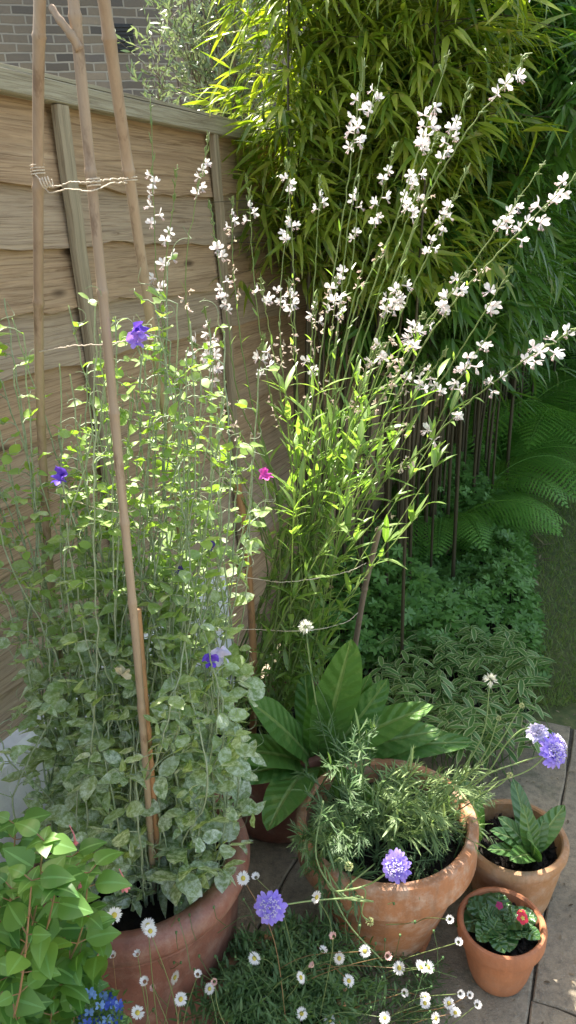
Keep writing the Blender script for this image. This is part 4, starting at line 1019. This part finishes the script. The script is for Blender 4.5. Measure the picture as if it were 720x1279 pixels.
gst.build('shoots', M['scabdk'], sc)

# ---------------------------------------------------------------- primulas
def rosette(root, c, n, L0, W0, mat, up=.5, name='leaf', prof='broad'):
    for k in range(n):
        a = k*2.39996+rng.normal()*.25; f = k/n; el = up*(1.4-1.1*f)+rng.normal()*.1; d = np.array([math.cos(a), math.sin(a), el]); L = L0*(.45+.6*f)*rng.uniform(.85, 1.1)
        g = Geo(); leaves(g, np.array(c)+d*[.004, .004, 0], d, nrm(np.array([-d[0]*el, -d[1]*el, 1])), L, W0*(.5+.55*f), prof, rng.uniform(.15, .4), .14, 12, wave=.10); g.build(name, mat, root)
pr = empty('primula', (.545, 1.345, .16), 'immature primula with long light veined leaves, in the half bare mossy pot', 'plant')
cc = np.array([.530, 1.335, .158])
for k, (px_, py_, wd, yy) in enumerate([(652, 978, .036, 1.42), (600, 990, .034, 1.33), (705, 1018, .036, 1.33), (690, 1052, .042, 1.25), (655, 1073, .034, 1.23), (627, 1068, .026, 1.25), (640, 1030, .034, 1.31), (668, 1030, .034, 1.29), (632, 1045, .03, 1.28), (685, 1030, .03, 1.33)]):
    if k == 1: base_ = np.array([.43, 1.385, .158]); 
    else: base_ = cc+rng.normal(size=3)*[.006, .006, 0]
    tip = at(px_, py_, yy); tip[2] = max(tip[2], .17); D = tip-base_; L = np.linalg.norm(D); g = Geo()
    leaves(g, base_, D+Z*L*.35, nrm([rng.normal()*.2, -.4, 1]), max(L*1.08, .05), wd*1.35, 'broad', .32, .14, 14, wave=.10); g.build('leaf', M['prim'], pr)
g = Geo(); p = gz(600, 1018, .185)
for k in range(6): a = k/6*2*PI; leaves(g, p, [math.cos(a), math.sin(a)-.3, .35], Z, .011, .010, 'petal', .2, .2, 3)
g.build('flower', M['orange'], pr)
po = empty('polyanthus', (P4[0], P4[1], .13), 'compact dark green polyanthus with a red yellow-eyed flower, in the smallest pot', 'plant')
rosette(po, (P4[0]-.006, P4[1]+.006, .146), 20, .088, .060, M['prim2'], .80)
rosette(po, (P4[0]+.032, P4[1]-.018, .156), 7, .052, .040, M['prim2'], .8)
rosette(po, (P4[0]-.030, P4[1]-.028, .156), 7, .052, .040, M['prim2'], .8)
def prim_flower(p, s, m1, m2, face=(0, -.6, 1)):
    p = np.array(p); f = nrm(face); u_ = nrm(np.cross(f, [1, .1, 0])); v_ = np.cross(f, u_); g = Geo()
    for k in range(5): a = k/5*2*PI+.3; leaves(g, p, nrm(u_*math.cos(a)+v_*math.sin(a)+f*.15), f, s, s*.95, 'petal', .15, .15, 5, wave=.15)
    o = g.build('flower', m1, po, p); g = Geo(); D = np.array([u_*math.cos(k*1.257)+v_*math.sin(k*1.257) for k in range(5)]); leaves(g, np.tile(p+f*.0025, (5, 1)), D, f, s*.38, s*.34, 'petal', 0, 0, 2)
    me = mesh_from(g, 'eye', m2, p); k = bpy.data.objects.new('eye', me); scene.collection.objects.link(k); k.parent = o
    g = Geo(); tube(g, [p-Z*.05, p-f*.001], [.0016, .0013], 6, False); g.build('flower_stalk', M['stem'], po)
prim_flower(gz(653, 1147, .195), .0125, M['red'], M['yolk']); prim_flower(gz(651, 1140, .192), .010, M['red'], M['yolk'], (-.3, .3, 1)); prim_flower(gz(624, 1131, .180), .0085, M['crimson'], M['crimson'])

# ---------------------------------------------------------------- fleabane daisies
fb = empty('fleabane', (FL[0], FL[1], .18), 'spreading mound of small white daisy fleabane in the foreground', 'plant')
g = Geo(); gs = Geo()
for k in range(240):
    gs = g
    b = np.array([FL[0]+rng.normal()*.05, FL[1]+rng.normal()*.045, .17]); a = rng.uniform(0, 2*PI); r = .17*math.sqrt(rng.random())
    e = np.array([FL[0]+.01+r*1.25*math.cos(a), FL[1]-.0+r*math.sin(a), .22+.05*rng.random()-.9*max(0, r-.09)])
    n = 10; pts = spline([b, (b+e)/2+Z*.03, e], n); tube(gs, pts, .0009, 3, False); m = 22; j = rng.integers(3, n, m); D = rdir(m, .5); L = rng.uniform(.012, .028, m); leaves(g, pts[j], D, [0, 0, 1.], L, L*.2, 'lance', .25, .15, 3)
# loose skirt over the paving to the right
for k in range(170):
    px_, py_ = rng.uniform(400, 560), rng.uniform(1195, 1300); b = gz(px_-25, py_+5, .02); b[2] = .01; e = gz(px_, py_, rng.uniform(.02, .08)); e = b+(e-b)*min(1, .12/np.linalg.norm(e-b)+.0)
    n = 8; pts = spline([b, (b+e)/2+Z*.012, e], n); tube(gs, pts, .0007, 3, False); m = 12; j = rng.integers(1, n, m); L = rng.uniform(.010, .024, m); leaves(g, pts[j], rdir(m, .5), [0, 0, 1.], L, L*.13, 'lance', .25, .15, 3)
gfo = g; gs_ = gs
def daisy_mesh(s, openness, pmat, seed):
    r_ = np.random.default_rng(seed); g = Geo(); n = 22
    a = np.arange(n)/n*2*PI+r_.normal(size=n)*.08; D = np.stack([np.cos(a), np.sin(a), np.full(n, openness)], 1)
    leaves(g, D*[.3*s, .3*s, 0], D, [0, 0, 1.], s*.78*r_.uniform(.85, 1.05, n), s*.24, 'strap', .1, .1, 3); return mesh_from(g, 'flower', pmat)
def eye_mesh(s):
    g = Geo(); lathe(g, [(0, s*.26), (s*.18, s*.22), (s*.32, s*.10), (s*.36, 0), (s*.2, -s*.08), (.0002, -s*.2)], seg=12); return mesh_from(g, 'eye', M['yolk'])
DM = [daisy_mesh(.0085, .12, M['daisy'], 1), daisy_mesh(.0085, .35, M['daisy'], 2), daisy_mesh(.0075, 1.4, M['daisy'], 3), daisy_mesh(.007, 1.7, M['daisypink'], 4)]; EM = eye_mesh(.0085)
daisies = [(304,1097,0),(185,1156,0),(188,1163,1),(141,1194,2),(172,1192,2),(219,1221,0),(226,1248,0),(247,1217,2),(192,1234,3),(143,1143,1),(318,1197,0),(333,1248,0),(359,1261,0),(377,1266,0),(396,1121,1),(456,1188,0),(424,1197,0),(376,1221,0),(436,1225,0),(526,1208,1),(535,1208,1),(531,1245,0),(531,1253,1),(561,1253,0),(569,1265,1),(596,1255,2),(575,1241,2),(587,1243,2),(481,1271,0),(562,1148,2),(484,1194,3),(403,1188,2),(391,1207,3),(56,1238,1),(181,1226,2),(268,1226,3),(499,1209,1),(320,1096,2),(262,1235,0),(172,1265,1),(120,1262,2),(573,1177,2),(505,1240,2),(417,1170,3),(40,1140,1),(300,1270,3),(412,1274,0),(545,1272,1)]
for k, (px_, py_, ty) in enumerate(daisies):
    yy = rng.uniform(.80, .93) if px_ < 290 else rng.uniform(.88, .98)
    p = at(px_, py_, yy)
    if p[2] < .06: p = gz(px_, py_, rng.uniform(.06, .12))
    b = np.array([FL[0]+rng.normal()*.04, FL[1]-.03+rng.normal()*.03, .2])
    if px_ < 290: b = at(px_+rng.uniform(-30, 60), 1330+rng.uniform(0, 40), yy-.03); 
    if px_ > 500: b = gz(px_-rng.uniform(60, 110), py_+rng.uniform(20, 60), .02)
    mid = (b+p)/2+np.array([0, 0, .02])+rng.normal(size=3)*.01
    g = Geo(); P = spline([b, mid, p], 16); tube(g, P, np.linspace(.0009, .0006, 16), 4, False, rnd=.7); g.build('stem', M['stem'] if k % 3 else M['stemred'], fb)
    d = nrm(np.array([rng.normal()*.35, -.45+rng.normal()*.3, 1.])); o = place(DM[ty], 'flower', fb, p, d, rng.uniform(1.1, 1.4))
    if ty < 2:
        e = bpy.data.objects.new('eye', EM); scene.collection.objects.link(e); e.parent = o
for k in range(70):                                                       # tiny buds on wiry stalks
    px_, py_ = rng.uniform(190, 560), rng.uniform(1120, 1275); p = at(px_, py_, rng.uniform(.86, .96)) 
    if p[2] < .05: continue
    b = p+np.array([rng.normal()*.03, rng.normal()*.02, -rng.uniform(.03, .08)]); b[2] = max(b[2], .0); tube(gfo, [b, (b+p)/2+rng.normal(size=3)*.003, p], .0006, 3, False)
    box(gfo, p, [.0016, 0, 0], [0, .0016, 0], [0, 0, .002])
gfo.build('foliage', M['flea'], fb)

# ---------------------------------------------------------------- fuchsia at the lower left
fu = empty('fuchsia', (-.55, .82, .0), 'bright green fuchsia with pointed oval leaves and a pink bud in the lower left corner', 'shrub')
g = Geo(); gb = Geo(); LP, LD, LN, LL = [], [], [], []
def fuch_branch(b, tip, lmax=.057):
    n = 18; q_ = tip-b; pts = spline([b, b+q_*.35+Z*abs(q_[2])*.15+rng.normal(size=3)*.03, b+q_*.75+Z*.03+rng.normal(size=3)*.02, tip], n); T = nrm(np.gradient(pts, axis=0)); tube(gb, pts, np.linspace(.0024, .0011, n), 6, False, rnd=rng.random())
    for j in range(6, n):
        if rng.random() < .25: continue
        a = rng.uniform(0, 2*PI); sd_ = nrm(np.cross(T[j], [math.cos(a), math.sin(a), .2]))
        for s_ in (-1, 1):
            d_ = nrm(sd_*s_+T[j]*.5+Z*rng.uniform(-.1, .3)); e = pts[j]+d_*.012; tube(gb, [pts[j], e], .0009, 4, False, rnd=.9)
            LP.append(e); LD.append(nrm(d_-Z*.15)); LN.append(nrm(Z+np.array([0, -.35, 0])+rng.normal(size=3)*.3)); LL.append(rng.uniform(.45, 1.2)*lmax*(1.05-.35*j/n))
    for q in range(4):
        a = q*1.57; LP.append(tip); LD.append(nrm([math.cos(a)+rng.normal()*.3, math.sin(a)+rng.normal()*.3, .35])); LN.append(Z); LL.append(lmax*rng.uniform(.35, .6))
tips = [(20, 1030), (55, 1050), (30, 1060), (90, 1070), (112, 1090), (70, 1110), (15, 1110), (110, 1140), (50, 1160), (100, 1190), (20, 1190), (70, 1230), (120, 1235), (30, 1255), (85, 1265), (5, 1150), (60, 1200), (0, 1040), (-30, 1080), (-40, 1180), (-20, 1250), (45, 1280), (100, 1300), (40, 1100), (75, 1160), (100, 1125), (10, 1220)]
for k, (px_, py_) in enumerate(tips):
    tip = at(px_, py_, rng.uniform(.70, .88)+(.08 if py_ < 1050 else 0)); b = np.array([-.50+rng.normal()*.05, .78+rng.normal()*.04, .04]); fuch_branch(b, tip)
L = np.array(LL); leaves(g, LP, LD, LN, L, L*.70, 'ovate', rng.uniform(.1, .55, len(L)), .14, 10, wave=.03); g.build('foliage', M['fuch'], fu); gb.build('branches', M['stemred'], fu)
for px_, py_, s in ((156, 1104, .012), (94, 1050, .007), (100, 1104, .007)):
    g = Geo(); p = at(px_, py_, .86); 
    for q in range(6): a = q*1.05; leaves(g, p, [math.cos(a)*.45, math.sin(a)*.45, -1], [math.cos(a), math.sin(a), 0], s, s*.6, 'petal', -.2, .2, 3)
    tube(g, [p, p+Z*.012, p+[-.008, .01, .02]], [.002, .001, .0008], 5, False); g.build('flower_bud', M['rose'], fu)
make_pot('terracotta pot hidden under the fuchsia leaves in the corner', np.array([-.50, .78]), .10, .15, .07, .03, .006, M['terra_old'], .12)

# ---------------------------------------------------------------- lobelia
lo = empty('lobelia', (-.33, .79, .0), 'small deep blue trailing lobelia at the bottom edge beside the fuchsia', 'plant')
g = Geo(); gp = Geo(); gq = Geo()
for k in range(70):
    p = at(rng.uniform(92, 150), rng.uniform(1238, 1300), rng.uniform(.74, .80)); b = np.array([-.33+rng.normal()*.02, .80+rng.normal()*.02, .0]); tube(g, spline([b, (b+p)/2+rng.normal(size=3)*.01, p], 8), .0008, 3, False)
    L = rng.uniform(.008, .016, 8); leaves(g, p-Z*.015+rng.normal(size=(8, 3))*.008, rdir(8, .3), [0, 0, 1.], L, L*.3, 'lance', .2, .2, 2)
    f = nrm([rng.normal()*.4, -.6+rng.normal()*.3, .8]); u_ = nrm(np.cross(f, [1, .1, 0])); v_ = np.cross(f, u_)
    gg = Geo()
    for a in (-.7, 0, .7, 2.6, 3.7): leaves(gg, p, nrm(-v_*math.cos(a)+u_*math.sin(a)+f*.2), f, .0075, .0052, 'petal', .1, .1, 3)
    gg.build('flower', M['lob'] if rng.random() < .6 else M['lobpale'], lo)
g.build('foliage', M['flea'], lo)


# ---------------------------------------------------------------- bits fallen on the slabs and soil
g = Geo(); n = 520; x = rng.uniform(-.1, 1.0, n); y = rng.uniform(.95, 2.1, n)
P = np.stack([x, y, np.full(n, .0035)], 1); D = rdir(n); D[:, 2] *= .12; L = rng.uniform(.004, .016, n)
leaves(g, P, D, [0, 0, 1.], L, L*.4, 'oval', .1, .3, 3); M['litter'] = petalmat('dry_litter', (.10, .07, .04), (.32, .25, .15), .1)
tag(g.build('leaf_litter', M['litter']), 'dry brown leaf scraps scattered on the paving round the pots', 'leaf litter', kind='stuff')
n = 1600; y = rng.uniform(2.1, 6.5, n); l = np.array([bedx(v)[0]+.03 for v in y]); x = l+rng.random(n)**1.5*.9
g = Geo(); D = rdir(n); D[:, 2] = np.abs(D[:, 2])*.3; L = rng.uniform(.03, .10, n); leaves(g, np.stack([x, y, rng.uniform(.01, .05, n)], 1), D, [0, 0, 1.], L, L*.14, 'lance', .1, .3, 3)
tag(g.build('bamboo_litter', M['litter']), 'dry fallen bamboo leaves on the soil under the culms', 'leaf litter', kind='stuff')
